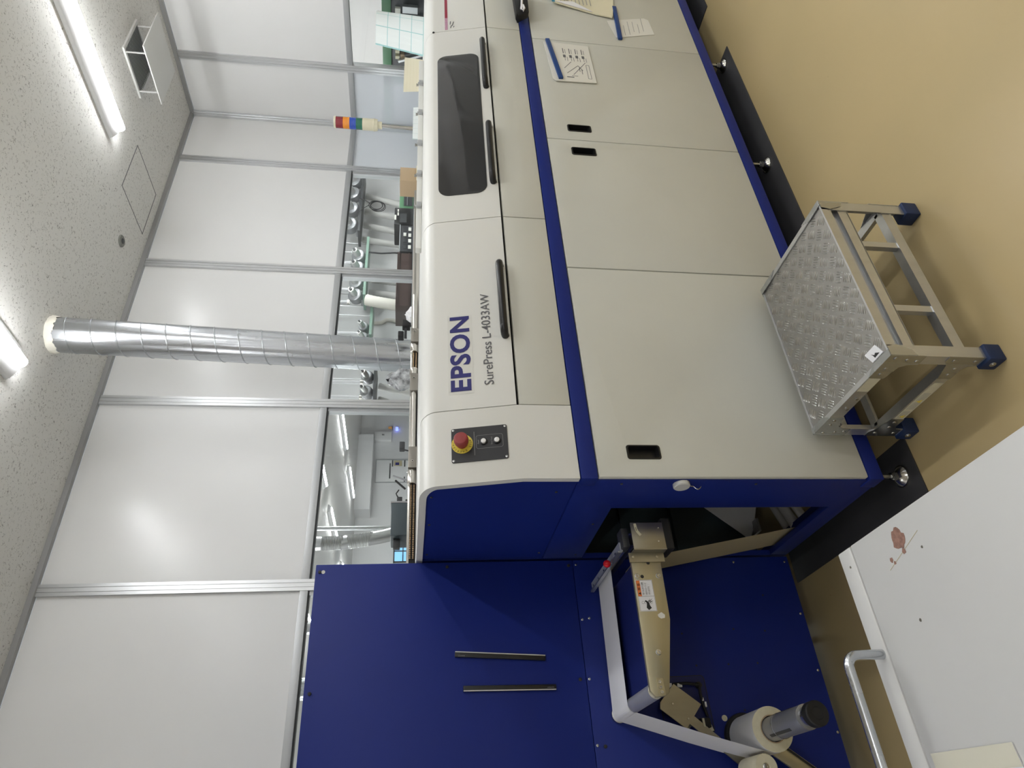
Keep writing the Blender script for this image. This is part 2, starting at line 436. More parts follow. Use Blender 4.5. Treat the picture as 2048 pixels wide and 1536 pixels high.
# ---------------------------------------------------------------- ceiling lights
def ceiling_light(x, y0, y1, z, label, lens='led_lens', group='linear LED ceiling lights', wide=.20):
    t = thing('ceiling_light', (x, (y0+y1)/2, z), label, 'ceiling light', group)
    h = wide/2
    MB().prism([(x-h,y0,z-.001),(x+h,y0,z-.001),(x+h-.01,y0,z-.022),(x+.45*h,y0,z-.045),(x-.45*h,y0,z-.045),(x-h+.01,y0,z-.022)], (0,y1-y0,0)).build('housing', 'light_body', t, bevel=.002)
    r = .31*h
    MB().prism([(x-r*math.cos(a), y0+.004, z-.046-.62*r*math.sin(a)*1.5) for a in [math.pi*i/10 for i in range(11)]], (0,y1-y0-.008,0)).build('lens', lens, t, smooth=40)
    return t
vis = {(4.05,1.77): 'linear LED light on the speckled ceiling, beside the square air vent', (2.15,1.77): 'linear LED light at the frame edge, nearest the round duct'}
for y, xs in ((1.77, (4.05, 2.15, -1.63)), (-.45, (4.05, 2.15)), (-2.6, (4.05, 2.15, .26, -1.63))):  # lamps missing from vis are unseen, added and placed to balance brightness
    for x in xs:
        ceiling_light(x, y, y+1.24, ZC, vis.get((x,y), 'added unseen LED ceiling light, %s of the row at the %s' % ({1.77:'far lamp',-.45:'middle lamp',-2.6:'near lamp'}[y], {4.05:'far right',2.15:'right',.26:'camera',-1.63:'left'}[x])))

# ---------------------------------------------------------------- vent with a deflector plate
vx0, vx1, vy0, vy1 = 4.59, 4.955, 2.765, 3.14
t = thing('air_vent', ((vx0+vx1)/2, (vy0+vy1)/2, ZC), 'square louvred ceiling vent with a white deflector plate hung below it', 'air vent')
m = MB()
for a in ((vx0,vx1,vy0,vy0+.022),(vx0,vx1,vy1-.022,vy1),(vx0,vx0+.022,vy0+.022,vy1-.022),(vx1-.022,vx1,vy0+.022,vy1-.022)): m.box(*a, ZC-.014, ZC-.0005)
m.build('frame', 'white_enamel', t)
B(vx0+.02, vx1-.02, vy0+.02, vy1-.02, ZC-.003, ZC).build('duct_opening', 'louvre_dark', t)
n = 15
sl = proto_mesh(MB().obox((0,0,0), (.0,(vy1-vy0-.044)/2,0), (.008,0,.004), (-.0006,0,.0012)), 'slat', 'trim_grey')
for i in range(n): piece('slat', sl, t, (vx0+.03+(vx1-vx0-.06)*i/(n-1), (vy0+vy1)/2, ZC-.009))
B(4.56, 4.99, 2.722, 3.157, ZC-.156, ZC-.147).build('deflector_plate', 'white_enamel', t, bevel=.002)
for x, y in ((4.60,2.80),(4.60,3.09),(4.93,2.80),(4.93,3.09)):
    m = B(x-.007, x+.007, y-.002, y+.002, ZC-.148, ZC-.01)
    m.build('strut', 'white_enamel', t)
t = thing('smoke_detector', (3.563,3.539,ZC), 'small round grey detector on the speckled ceiling, near the back wall', 'detector')
MB().lathe((3.563,3.539,ZC), (0,0,-1), [(0,.042),(.006,.042),(.012,.036),(.012,.0)], 28).build('body', 'cap_grey', t, smooth=30)
MB().lathe((3.563,3.539,ZC-.012),(0,0,-1),[(0,.02),(.004,.016),(.004,0)],20).build('sensor', 'dark_grey', t, smooth=30)

# ---------------------------------------------------------------- the spiral duct
P0, P1 = Vector((2.512,3.352,1.580)), Vector((2.512,3.236,ZC))
t = thing('spiral_duct', P0, 'shiny galvanised spiral duct rising from the press top to the ceiling', 'duct')
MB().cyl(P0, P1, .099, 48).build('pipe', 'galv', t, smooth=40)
ax = (P1-P0).normalized(); uu = Vector((1,0,0)); uu = (uu-uu.dot(ax)*ax).normalized(); vv = ax.cross(uu)
LEN = (P1-P0).length; pitch = .128; path = []
k = 0
while True:
    a = 2*math.pi*k/40; d = .02+pitch*k/40
    if d > LEN-.02: break
    path.append(P0+ax*d+.0992*(math.cos(a)*uu+math.sin(a)*vv)); k += 1
MB().tube(path, .0032, 6).build('spiral_seam', 'galv_seam', t, smooth=60)
m = MB()
nn = 90; vv_ = []
for j, (rr, dz) in enumerate(((.0995,-.040),(.1015,-.032),(.104,-.018),(.106,-.006),(.106,.0))):
    for i in range(nn):
        a = 2*math.pi*i/nn; w1 = math.sin(5*a+j)*.3+math.sin(11*a+2*j)*.4+math.sin(23*a+j*3)*.3
        r = rr+.003*w1*(1 if j else .2); m.v.append((P1.x+r*math.cos(a), P1.y+r*math.sin(a)+.0, P1.z+dz+(.010*w1 if j < 2 else 0)))
m.f += [(j*nn+i, j*nn+(i+1)%nn, (j+1)*nn+(i+1)%nn, (j+1)*nn+i) for j in range(4) for i in range(nn)]
m.build('sealant', 'foam_sealant', t, smooth=60)

# ================================================================ THE PRESS
XA, XB, YP, YBK = .888, 4.72, 1.762, 3.55
press = thing('label_press', (2.8, 2.65, 0), 'long beige and blue digital label press with EPSON lettering', 'printing press')
SU = Vector((0,.2043,.9789)); SN = Vector((0,-.9789,.2043)); S0 = Vector((0,1.762,1.273))
def sl_pt(x, s, n=0): return S0+Vector((x,0,0))+SU*s+SN*n
# frame / inside
B(1.62, XB-.01, 1.80, YBK, .13, 1.40).build('chassis', 'dark_grey', press)
B(.91, 1.62, 2.62, YBK, .13, 1.545).build('inner_chassis', 'slate', press)
B(1.62, XB-.01, 2.0, YBK, 1.40, 1.545).build('chassis_top', 'dark_grey', press)
B(XA+.002, .91, 2.43, YBK, .12, 1.549).build('end_panel_rear', 'blue_paint', press)
B(.915, 1.62, 1.83, 2.62, 1.0, 1.50).build('upper_chassis', 'dark_grey', press)
B(.95, 1.62, 1.80, 1.83, .16, 1.0).build('inner_front_wall', 'dark_grey', press)
# bands
B(XA-.003, XB, YP-.001, YP+.06, .118, .1665).build('base_band', 'blue_paint', press, bevel=.0025)
B(XA-.002, XB, YP-.003, YP+.05, 1.0485, 1.1005).build('middle_band', 'blue_paint', press, bevel=.004)
# lower doors with sunk black pulls
def pull(door, x0, x1, z0, z1):
    cx, cz = (x0+x1)/2, (z0+z1)/2
    def rr(hw, hh, r, y, n=6):
        pts = []
        for qx, qz, a0 in ((1,1,0),(-1,1,90),(-1,-1,180),(1,-1,270)):
            for i in range(n+1):
                a = math.radians(a0+90*i/n); pts.append((cx+qx*(hw-r)+r*math.cos(a), y, cz+qz*(hh-r)+r*math.sin(a)))
        return pts
    m = MB(); hw, hh = (x1-x0)/2, (z1-z0)/2
    loops = [rr(hw,hh,.009,YP), rr(hw-.001,hh-.001,.009,YP-.0022), rr(hw-.005,hh-.006,.006,YP-.0022), rr(hw-.007,hh-.008,.005,YP+.024), rr(.001,.001,.0005,YP+.024)]
    k = len(loops[0])
    for lp in loops: m.v += lp
    for j in range(len(loops)-1):
        for i in range(k): m.f.append((j*k+i, j*k+(i+1)%k, (j+1)*k+(i+1)%k, (j+1)*k+i))
    return m.build('recessed_pull', 'black_plastic', door, smooth=40)
doors = [(.893,1.7475,(.952,1.002)),(1.7515,2.5135,(2.412,2.464)),(2.5175,3.3155,(2.575,2.624)),(3.3195,4.12,None),(4.124,XB-.004,None)]
for x0, x1, h in doors:
    if h:
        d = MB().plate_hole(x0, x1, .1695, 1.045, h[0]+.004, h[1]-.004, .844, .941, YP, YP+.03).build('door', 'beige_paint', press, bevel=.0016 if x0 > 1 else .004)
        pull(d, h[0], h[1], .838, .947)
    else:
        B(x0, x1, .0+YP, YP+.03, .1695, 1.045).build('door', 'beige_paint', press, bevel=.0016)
# upper front panels
for x0, x1 in ((1.1455,2.0005),(2.0045,3.3775),(3.3815,XB)):
    B(x0, x1, YP, YP+.03, 1.1035, 1.2665).build('front_panel', 'beige_paint', press, bevel=.0016)
# covers: one bent sheet each, slope, rounded shoulder, flat top
def cover_profile(bottom):
    out = []
    if bottom: out += [(1.762,1.1035),(1.762,1.273)]
    else: out += [(1.763,1.2755)]
    c = 1.527; out.append((1.815,1.5255))
    for i in range(1, 9):
        a = math.radians(168+(90-168)*i/8)
        out.append((1.815+.0+.0905*(1+math.cos(a)/math.cos(math.radians(12)))*1.0, 1.5255+.0465*(math.sin(a)-math.sin(math.radians(168)))/(1-math.sin(math.radians(168)))))
    out.append((2.0, 1.572))
    return out
def offset_in(pr, t):
    res = []
    for i, p in enumerate(pr):
        a = Vector(pr[max(0,i-1)]); b = Vector(pr[min(len(pr)-1,i+1)]); d = (b-a).normalized(); n_ = Vector((d.y, -d.x)); q = Vector(p)+n_*t
        res.append((q.x, q.y))
    return res
def cover(x0, x1, bottom=False, yback=2.0):
    pr = cover_profile(bottom); pr[-1] = (yback, 1.572); inn = offset_in(pr, .022)
    poly = [(x0,y,z) for y, z in pr]+[(x0,y,z) for y, z in reversed(inn)]
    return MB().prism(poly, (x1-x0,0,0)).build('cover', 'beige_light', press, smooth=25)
cA = cover(XA, 1.1425, True)
cB = cover(1.1455, 2.0015); cC = cover(2.0045, 3.3785); cD = cover(3.3815, XB)
B(XA, XB, 2.0, YBK, 1.5495, 1.5718).build('top_plate', 'beige_light', press)
# blue end panels
pr = offset_in(cover_profile(True), .0225); pr = [(max(y,1.785),z) for y, z in pr if z > 1.12]
poly = [(XA+.006,1.785,1.1045)]+[(XA+.006,y,z) for y, z in pr[:-1]]+[(XA+.006,2.425,1.549),(XA+.006,2.425,1.1045)]
MB().prism(poly, (.02,0,0)).build('end_panel_upper', 'blue_paint', press)
pq = [(1.777,.12),(1.777,1.1025),(2.425,1.1025),(2.425,.953),(1.978,.953),(1.978,.19),(2.425,.19),(2.425,.12)]
MB().prism([(XA+.001,y,z) for y, z in pq], (.022,0,0)).build('end_panel_lower', 'blue_paint', press, bevel=.0012)
B(XA+.025, XA+.06, 1.80, 2.60, .12, .165).build('bottom_rail', 'blue_dark', press)
sc_ = proto_mesh(MB().lathe((0,0,0), (-1,0,0), [(0,.0045),(.002,.0042),(.003,.002),(.003,0)], 10), 'screw', 'dark_grey')
for y, z in ((1.80,.967),(1.801,.533),(1.865,1.156),(1.90,1.535),(2.109,1.535),(2.376,1.535),(2.376,1.125),(2.103,.985),(2.387,.985),(1.81,.15)):
    piece('screw', sc_, press, (XA+(.0055 if z > 1.103 else .0005), y, z))
# what shows inside the end opening
B(.98, 1.40, 2.60, 2.615, .52, .72).build('inner_panel_upper', 'slate', press)
B(.93, 1.5, 2.575, 2.60, .17, .50).build('inner_panel', 'slate', press)
B(1.02, 1.075, 2.50, 2.575, .155, .165).build('inner_ledge', 'alu_matt', press)
MB().prism([(1.145,2.53,.372),(1.143,2.53,.13),(1.05,2.545,.16),(1.0,2.545,.19)], (0,.004,0)).build('waste_sheet', 'paper_white', press)
for z, y, r in ((.145,2.2,.016),(.150,2.26,.02),(.146,2.32,.014)):
    MB().cyl((.94,y,z), (1.5,y+.25,z), r, 12).build('hose', 'hose_grey', press, smooth=50)
MB().tube([(1.05,2.05+.10*math.cos(math.pi*i/14), .80+.12*math.sin(math.pi*i/14)) for i in range(15)], .012, 8).build('cable', 'black_matt', press, smooth=60)
# levelling feet
fr = MB().cyl((0,0,.028), (0,0,.14), .0075, 12); fr = proto_mesh(fr, 'rod', 'steel', smooth=50)
fn = MB().lathe((0,0,.030), (0,0,1), [(0,.0145),(.012,.0145)], 6).lathe((0,0,.043), (0,0,1), [(0,.0125),(.006,.0125)], 6); fn = proto_mesh(fn, 'nut', 'steel')
fp = MB().lathe((0,0,.0055), (0,0,1), [(0,.036),(.006,.036),(.0065,.033),(.015,.026),(.024,.013),(.026,.0)], 28); fp = proto_mesh(fp, 'pad', 'nickel', smooth=30)
for x, y in ((.922,1.815),(1.70,1.815),(2.51,1.815),(3.33,1.82),(4.15,1.82),(.96,3.45),(2.5,3.45),(4.2,3.45)):
    for nm, me in (('foot_rod',fr),('foot_nut',fn),('foot_pad',fp)): piece(nm, me, press, (x,y,0))

# control plate on the first cover
def sbox(mb, x0, x1, s0, s1, n0, n1):
    c = sl_pt((x0+x1)/2, (s0+s1)/2, (n0+n1)/2); return mb.obox(c, Vector(((x1-x0)/2,0,0)), SU*(s1-s0)/2, SN*(n1-n0)/2)
def srr(x0, x1, s0, s1, r, nn, k=6):
    out = []
    for qx, qs, a0 in ((x1-r,s1-r,0),(x0+r,s1-r,90),(x0+r,s0+r,180),(x1-r,s0+r,270)):
        for i in range(k+1):
            a = math.radians(a0+90*i/k); out.append(sl_pt(qx+r*math.cos(a), qs+r*math.sin(a), nn))
    return out
ctrl = MB().prism(srr(.9575,1.0745,.038,.209,.006,0), SN*.003).build('control_plate', 'panel_black', cA)
cp = ctrl
def cpart(mb, nm, m, **k): return mb.build(nm, m, press if False else cA, **k)
ex, es = 1.019, .176
cpart(MB().lathe(sl_pt(ex,es,.003), SN, [(0,.0325),(.0018,.0325),(.0019,0)], 40), 'emergency_stop_disc', 'yellow_disc', smooth=30)
cpart(MB().lathe(sl_pt(ex,es,.005), SN, [(0,.017),(.012,.017),(.013,.021),(.022,.0225),(.034,.0215),(.038,.019),(.0395,.014),(.039,.011),(.0395,.007),(.0395,0)], 32), 'emergency_stop_knob', 'red_button', smooth=30)
for s in (.111,.0705):
    cpart(MB().lathe(sl_pt(1.021,s,.003), SN, [(0,.0115),(.004,.0115),(.0045,.0095),(.003,.009),(.003,0)], 24), 'push_button_ring', 'black_plastic', smooth=30)
    cpart(MB().lathe(sl_pt(1.021,s,.006), SN, [(0,.0080),(.004,.0078),(.005,.006),(.005,0)], 24), 'push_button', 'button_white', smooth=30)
cpart(sbox(MB(), .977, 1.058, .1385, .1398, .0031, .0036), 'divider_line', 'ink_mid')
m = MB(); o1 = srr(.998,1.044,.052,.134,.007,.0034); o2 = srr(.9988,1.0432,.0528,.1332,.0063,.0034); k = len(o1)
m.v += [tuple(p) for p in o1+o2]; m.f += [(i,(i+1)%k,(i+1)%k+k,i+k) for i in range(k)]
flat_build(m, 'button_outline', 'ink_mid', cA)
for x, s in ((.9635,.044),(1.0685,.044),(.9635,.203),(1.0685,.203)):
    cpart(MB().lathe(sl_pt(x,s,.003), SN, [(0,.004),(.001,.0038),(.0014,.0016),(.0008,.0015),(.0008,0)], 14), 'plate_screw', 'steel', smooth=30)
flat_build(text_mb('Feed', .013, sl_pt(1.0145,.1245,.0035), (1,0,0), SU), 'lettering_feed', 'ink_mid', cA)
flat_build(text_mb('Slow Feed', .026, sl_pt(1.0085,.0845,.0035), (1,0,0), SU), 'lettering_slow_feed', 'ink_mid', cA)
def arc_text(word, cx, cs, r, a0, a1, h, outer=True):
    mb = MB(); n_ = len(word)
    for i, ch in enumerate(word):
        a = math.radians(a0+(a1-a0)*(i+.5)/n_)
        rad = Vector((math.cos(a),0,0))+SU*math.sin(a); tan = Vector((math.sin(a),0,0))-SU*math.cos(a)
        if not outer: rad, tan = -rad, -tan
        c = sl_pt(cx,cs,.0052)+(Vector((math.cos(a),0,0))+SU*math.sin(a))*r
        wdt = h*.75
        tm = text_mb(ch, wdt, c-tan*wdt/2-rad*h/2, tan, rad, height=h)
        mb.add(tm.v, tm.f)
    return mb
flat_build(arc_text('EMERGENCY', ex, es, .0272, 215, 50, .006), 'lettering_emergency', 'ink_black', cA)
flat_build(arc_text('STOP', ex, es, .0272, 235, 300, .006, outer=False), 'lettering_stop', 'ink_black', cA)
# big lettering on the second cover
sb = MB().prism(srr(1.203,1.530,.1335,.2155,.002,.0), SN*.0003); 
sb.build('decal_film', 'beige_light', cB)
flat_build(text_mb('EPSON', .309, sl_pt(1.213,.1405,.0008), (1,0,0), SU, height=.068, bold=.03, space=1.07), 'lettering_large', 'ink_blue', cB)
flat_build(text_mb('SurePress L-4033AW', .387, sl_pt(1.2285,.0690,.0008), (1,0,0), SU, height=.0305, bold=.004), 'lettering_small', 'ink_grey', cB)
# bar handles
def bar_handle(cov, x0, x1, s=.022):
    st = .034; r = .0132; pth = []
    pth += [sl_pt(x0+.001,s-.002,-.001)]
    for i in range(7):
        a = math.radians(90*i/6); pth.append(sl_pt(x0+.001+.024*(1-math.cos(a)), s, st-.024+.024*math.sin(a)))
    for i in range(7):
        a = math.radians(90-90*i/6); pth.append(sl_pt(x1-.001-.024*(1-math.cos(a)), s, st-.024+.024*math.sin(a)))
    pth += [sl_pt(x1-.001,s-.002,-.001)]
    MB().tube(pth, r, 14).build('bar_handle', 'black_plastic', cov, smooth=50)
bar_handle(cB, 1.42, 1.742); bar_handle(cC, 2.205, 2.565); bar_handle(cC, 2.865, 3.225)
# smoked window
MB().prism(srr(2.150,3.152,.047,.243,.045,0,8), SN*.0025).build('smoked_window', 'smoked_acrylic', cC, bevel=.0008)
# tape and scrap on the fourth cover
sbox(MB(), 3.505, 3.86, .1905, .2045, 0, .0006).build('magenta_tape', 'magenta_tape', cD)
sbox(MB(), 3.392, 3.505, .1905, .2045, 0, .0006).build('glitter_tape', 'glitter_tape', cD)
m = MB()
for a, b, c_, d_ in ((3.425,.168,3.462,.160),(3.405,.176,3.43,.172),(3.44,.178,3.468,.176),(3.41,.162,3.42,.158)):
    m.beam(sl_pt(a,b,.0005), sl_pt(c_,d_,.0005), .004, .0008, SN)
m.build('paint_scuffs', 'ink_grey', cD)
MB().lathe(sl_pt(3.378,.262,0), SN, [(0,.006),(.004,.005),(.004,0)], 10).build('bump_stop', 'black_matt', cD, smooth=30)

# linear guide on the press top
GY = 2.60
B(.93, 3.15, GY+.012, GY+.05, 1.5735, 1.609).build('guide_beam', 'nickel', press, bevel=.004)
for x0, x1 in ((1.44,1.74),(2.03,2.32)):
    MB().cyl((x0,GY-.012,1.592), (x1,GY-.012,1.592), .0135, 16).build('guide_rod', 'nickel', press, smooth=40)
for x0, x1 in ((1.345,1.445),(1.735,1.83),(2.015,2.095)):
    b_ = B(x0, x1, GY-.032, GY+.02, 1.5735, 1.6095).build('guide_block', 'block_taupe', press, bevel=.0015)
    MB().lathe(((x0+x1)/2-.02*(1 if x0 < 1.6 else -1), GY-.0325, 1.592), (0,-1,0), [(0,.0065),(.002,.006),(.002,.003),(.0,.0028),(.0,0)], 14).build('cap_screw', 'nickel', b_, smooth=30)
for x0, x1 in ((1.278,1.342),(1.832,1.87),(1.965,2.013)):
    MB().cyl((x0,GY-.006,1.5935), (x1,GY-.006,1.5935), .0195, 24).build('guide_bushing', 'nickel', press, bevel=.002)
m = MB()
def beads(a, b):
    n_ = int((b-a)/.0075)
    for i in range(n_):
        for dz in (.0,.012): m.sphere((a+(i+.5)*(b-a)/n_, GY-.012, 1.583+dz), .0040, 6, 4)
beads(.955,1.275); beads(1.872,1.963)
m.build('bead_chain', 'bronze', press, kind='stuff')
B(.94,1.99,GY-.003,GY+.01,1.5735,1.600).build('chain_channel', 'black_matt', press)
# white hinge strip with clips along the far half
B(2.15, 3.60, 2.095, 2.125, 1.572, 1.597).build('hinge_strip', 'beige_light', press, bevel=.002)
cl = proto_mesh(MB().box(-.018,.018,-.012,.0,.003,.024).box(-.018,-.012,-.018,-.012,.003,.03), 'clip', 'alu_matt')
for x in (2.42,2.64,2.87,3.12,3.38): piece('hinge_clip', cl, press, (x,2.098,1.572))
hp = proto_mesh(MB().box(-.003,.003,0,.01,0,.010).box(-.006,.006,0,.01,.009,.012), 'pin', 'nickel')
for x in (2.42,2.64,2.87,3.12,3.38): piece('hinge_pin', hp, press, (x,2.10,1.597))

# ================================================================ THE UNWINDER
YU = 2.422
uw = thing('web_unwinder', (.14, 2.68, 0), 'tall dark blue unwinder cabinet with paper web arm, left of the press', 'unwinder')
XR = .8795
B(-.75, XR, YU, YU+.018, .992, 1.924).build('upper_plate', 'blue_paint', uw, bevel=.0025)
B(-.75, XR, YU, YU+.018, .126, .9905).build('lower_plate', 'blue_paint', uw, bevel=.0015)
B(-.73, XR-.012, YU+.018, 2.93, .15, 1.905).build('cabinet_body', 'blue_dark', uw)
fo = proto_mesh(MB().cyl((0,0,.006),(0,0,.15),.012,12).lathe((0,0,.0),(0,0,1),[(0,.035),(.008,.035),(.02,.015)],20), 'foot', 'steel', smooth=40)
for x, y in ((.66,2.84),(-.6,2.60),(-.6,2.85),(.1,2.86)): piece('foot', fo, uw, (x,y,0))
s_l = proto_mesh(MB().lathe((0,0,0),(0,-1,0),[(0,.0048),(.0016,.0046),(.0025,.002),(.0025,0)],10), 'screw', 'steel', smooth=40)
s_d = proto_mesh(MB().lathe((0,0,0),(0,-1,0),[(0,.006),(.003,.0058),(.004,.003),(.004,0)],10), 'bolt', 'ink_black', smooth=40)
for x, z in ((.862,.98),(.66,.981),(.461,.981),(.259,.981),(.06,.981),(.664,.955),(.86,.354),(.858,.143),(.657,.141),(.457,.139),(.257,.135),(.06,.135)):
    piece('screw', s_l, uw, (x,YU,z))
for x, z in ((.453,1.905),(.862,1.46),(.859,1.008),(.461,1.013),(.06,1.013),(.255,.955),(.852,1.909)):
    piece('bolt', s_d, uw, (x,YU,z))
MB().lathe((.852,YU,1.897),(0,-1,0),[(0,.0065),(.0006,.0065),(.0006,0)],16).build('slot_spacer', 'beige_light', uw)
hole = proto_mesh(MB().lathe((0,0,0),(0,-1,0),[(0,.0035),(.0004,.0035),(.0004,0)],10), 'bore', 'ink_black')
for i, (x, z) in enumerate(((.60,.62),(.61,.42),(.49,.59),(.49,.47),(.49,.36),(.60,.30),(.34,.63),(.34,.45),(.20,.33),(.73,.27),(.34,.25),(.12,.70))):
    piece('bore', hole, uw, (x,YU,z))
MB().lathe((.319,YU,.529),(0,-1,0),[(0,.010),(.002,.0095),(.002,.004),(.0005,.0035),(.0005,0)],20).build('grommet', 'core_cream', uw, smooth=40)
# cable recess: flat plate, darker blue painted for the shade of a cutout
def rrY(x0,x1,z0,z1,r,y,k=6):
    out = []
    for qx,qz,a0 in ((x1-r,z1-r,0),(x0+r,z1-r,90),(x0+r,z0+r,180),(x1-r,z0+r,270)):
        for i in range(k+1):
            a = math.radians(a0+90*i/k); out.append((qx+r*math.cos(a), y, qz+r*math.sin(a)))
    return out
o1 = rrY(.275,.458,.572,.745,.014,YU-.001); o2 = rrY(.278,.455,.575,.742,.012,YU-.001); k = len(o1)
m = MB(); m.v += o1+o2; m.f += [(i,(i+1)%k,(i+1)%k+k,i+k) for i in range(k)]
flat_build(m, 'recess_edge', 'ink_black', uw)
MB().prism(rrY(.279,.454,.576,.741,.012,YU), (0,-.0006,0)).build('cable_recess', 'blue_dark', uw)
MB().lathe((.425,YU-.001,.60),(0,-1,0),[(0,.011),(.012,.010),(.012,0)],16).build('cable_gland', 'black_matt', uw, smooth=40)
for pth in ([(.425,YU-.012,.60),(.40,YU-.02,.605),(.36,YU-.012,.60),(.325,YU-.01,.592)], [(.425,YU-.012,.60),(.43,YU-.02,.65),(.43,YU-.012,.69),(.41,YU-.01,.72)]):
    MB().tube(pth, .005, 8).build('cable', 'black_matt', uw, smooth=60)
for x, z, w_, h_ in ((.425,.672,.012,.016),(.425,.705,.016,.010),(.362,.593,.016,.006),(.378,.600,.010,.006)):
    B(x-w_/2,x+w_/2,YU-.020,YU-.012,z-h_/2,z+h_/2).build('cable_tag', 'paper_white', uw)
B(.290,.320,YU-.03,YU,.592,.625).build('sensor_block', 'black_matt', uw, bevel=.003)
B(.292,.318,YU-.034,YU-.03,.615,.622).build('sensor_clip', 'core_cream', uw)
MB().prism([(.283,YU,.577),(.302,YU,.583),(.300,YU,.61),(.280,YU,.605)], (0,-.006,0)).build('sensor_plate', 'core_cream', uw)
MB().prism([(.300,YU,.652),(.318,YU,.668),(.305,YU,.685),(.288,YU,.67)], (0,-.006,0)).build('sensor_plate', 'core_cream', uw)
# slanting steel cover and bar
MB().prism([(.372,2.385,.758),(.427,2.385,.700),(.36,2.385,.617),(.288,2.385,.683),(.352,2.385,.762)], (0,.004,0)).build('steel_cover', 'steel_brushed', uw)
for x, z in ((.366,.716),(.318,.672)):
    MB().lathe((x,2.385,z),(0,-1,0),[(0,.004),(.002,.0035),(.002,0)],10).build('cover_screw', 'steel', uw, smooth=40)
MB().beam((.322,2.392,.666), (.10,2.392,.42), .006, .030, (1,0,-1)).build('steel_bar', 'steel_brushed', uw)
# the arm
YB = 2.0
arm = MB().prism([(.727,YB,.909),(.722,YB,.813),(.539,YB,.818),(.337,YB,.861),(.327,YB,.876),(.327,YB,.903),(.343,YB,.917)], (0,.014,0)).build('arm_plate', 'gold_alu', uw, bevel=.0012)
for x, z in ((.671,.897),(.671,.829),(.445,.873)):
    MB().lathe((x,YB,z),(0,-1,0),[(0,.0085),(.0005,.0085),(.001,.0065),(.005,.006),(.005,.003),(.002,.003),(.002,0)],18).build('arm_bolt', 'steel', arm, smooth=30)
for x, z in ((.365,.886),(.351,.886),(.3375,.884)):
    MB().lathe((x,YB-.001,z),(0,-1,0),[(0,.0055),(.004,.005),(.004,.0025),(.001,.0025),(.001,0)],16).build('arm_bolt', 'steel', arm, smooth=30)
MB().prism([(.375,YB,.894),(.374,YB,.874),(.330,YB,.874),(.330,YB,.896)], (0,-.001,0)).build('bolt_strip', 'gold_alu', arm)
for x, z in ((.670,.882),(.713,.855)):
    MB().lathe((x,YB,z),(0,-1,0),[(0,.0055),(.0005,.0055),(.0005,0)],14).build('arm_bore', 'ink_black', arm)
# warning label on the arm
def lab(x0,x1,z0,z1): return MB().prism([(x0,YB,z0),(x1,YB,z0),(x1,YB,z1),(x0,YB,z1)], (0,-.0005,0))
lx0, lx1, lz0, lz1 = .5635, .6595, .8535, .9065
lb = lab(lx0,lx1,lz0,lz1).build('warning_label', 'paper_white', uw)
def lpoly(pts, m, nm, yy=YB-.0007): 
    mm = MB(); mm.v += [(x,yy,z) for x, z in pts]; mm.f.append(tuple(range(len(pts)))); return flat_build(mm, nm, m, lb)
lpoly([(.609,.8935),(.6575,.8935),(.6575,.905),(.609,.905)], 'orange_label', 'label_orange_band')
for a in (((lx0+.001),(lx1-.001),lz0+.001,lz0+.0016),((lx0+.001),(lx1-.001),lz1-.0016,lz1-.001),(lx0+.001,lx0+.0016,lz0+.001,lz1-.001),(lx1-.0016,lx1-.001,lz0+.001,lz1-.001),(.6085,.6092,lz0+.001,lz1-.001)):
    lpoly([(a[0],a[2]),(a[1],a[2]),(a[1],a[3]),(a[0],a[3])], 'ink_black', 'label_rule', YB-.0008)
lpoly([(.613,.8955),(.622,.8955),(.6175,.9035)], 'ink_black', 'warning_triangle', YB-.0009)
flat_build(text_mb('警 告', .022, (.627,YB-.0009,.8955), (1,0,0), (0,0,1), height=.0075), 'label_text_heading', 'ink_black', lb)
for tx, z, wd in (('巻き込まれ注意',.8845,.038),('回転中のローラーに',.8745,.036),('手を出すな',.8655,.025)):
    flat_build(text_mb(tx, wd, (.6135,YB-.0009,z), (1,0,0), (0,0,1), height=.0062), 'label_text', 'ink_black', lb)
# pictogram: a hand caught by rollers
lpoly([(.567,.879),(.574,.885),(.588,.882),(.594,.888),(.597,.884),(.590,.875),(.580,.873),(.573,.869)], 'ink_black', 'pictogram_hand', YB-.0009)
for a, b in (((.592,.876),(.602,.870)),((.593,.873),(.602,.862)),((.590,.871),(.596,.860))):
    d = Vector((b[0]-a[0],b[1]-a[1])).normalized()*.0014; lpoly([(a[0]-d.y,a[1]+d.x),(b[0],b[1]),(a[0]+d.y,a[1]-d.x)], 'ink_black', 'pictogram_finger', YB-.0009)
for i in range(4):
    c0 = (.590,.8935-.0085*i); mm = MB(); n_ = 18
    for r in (.0042,.0036): mm.v += [(c0[0]+r*math.cos(2*math.pi*j/n_), YB-.0009, c0[1]+r*math.sin(2*math.pi*j/n_)) for j in range(n_)]
    mm.f += [(j,(j+1)%n_,(j+1)%n_+n_,j+n_) for j in range(n_)]; flat_build(mm, 'pictogram_roller', 'ink_black', lb)
MB().prism([(.553,YB,.855),(.560,YB,.842),(.552,YB,.832),(.543,YB,.834),(.541,YB,.846),(.546,YB,.853)], (0,-.0006,0)).build('torn_sticker', 'paper_doc', uw)
# table between arm and cabinet, edge rollers
MB().prism([(.725,YB+.014,.892),(.345,YB+.014,.902),(.345,YB+.014,.894),(.725,YB+.014,.884)], (0,YU-YB-.016,0)).build('web_table', 'blue_dark', uw)
MB().cyl((.345,YB+.013,.897), (.345,YU,.897), .0225, 32).build('turn_roller', 'satin_steel', uw, smooth=40)
MB().cyl((.345,YU-.018,.897), (.345,YU,.897), .027, 28).build('roller_flange', 'steel', uw, bevel=.002)
MB().cyl((.80,YB+.02,.887), (.80,YU,.887), .02, 28).build('guide_roller', 'steel', uw, smooth=40)
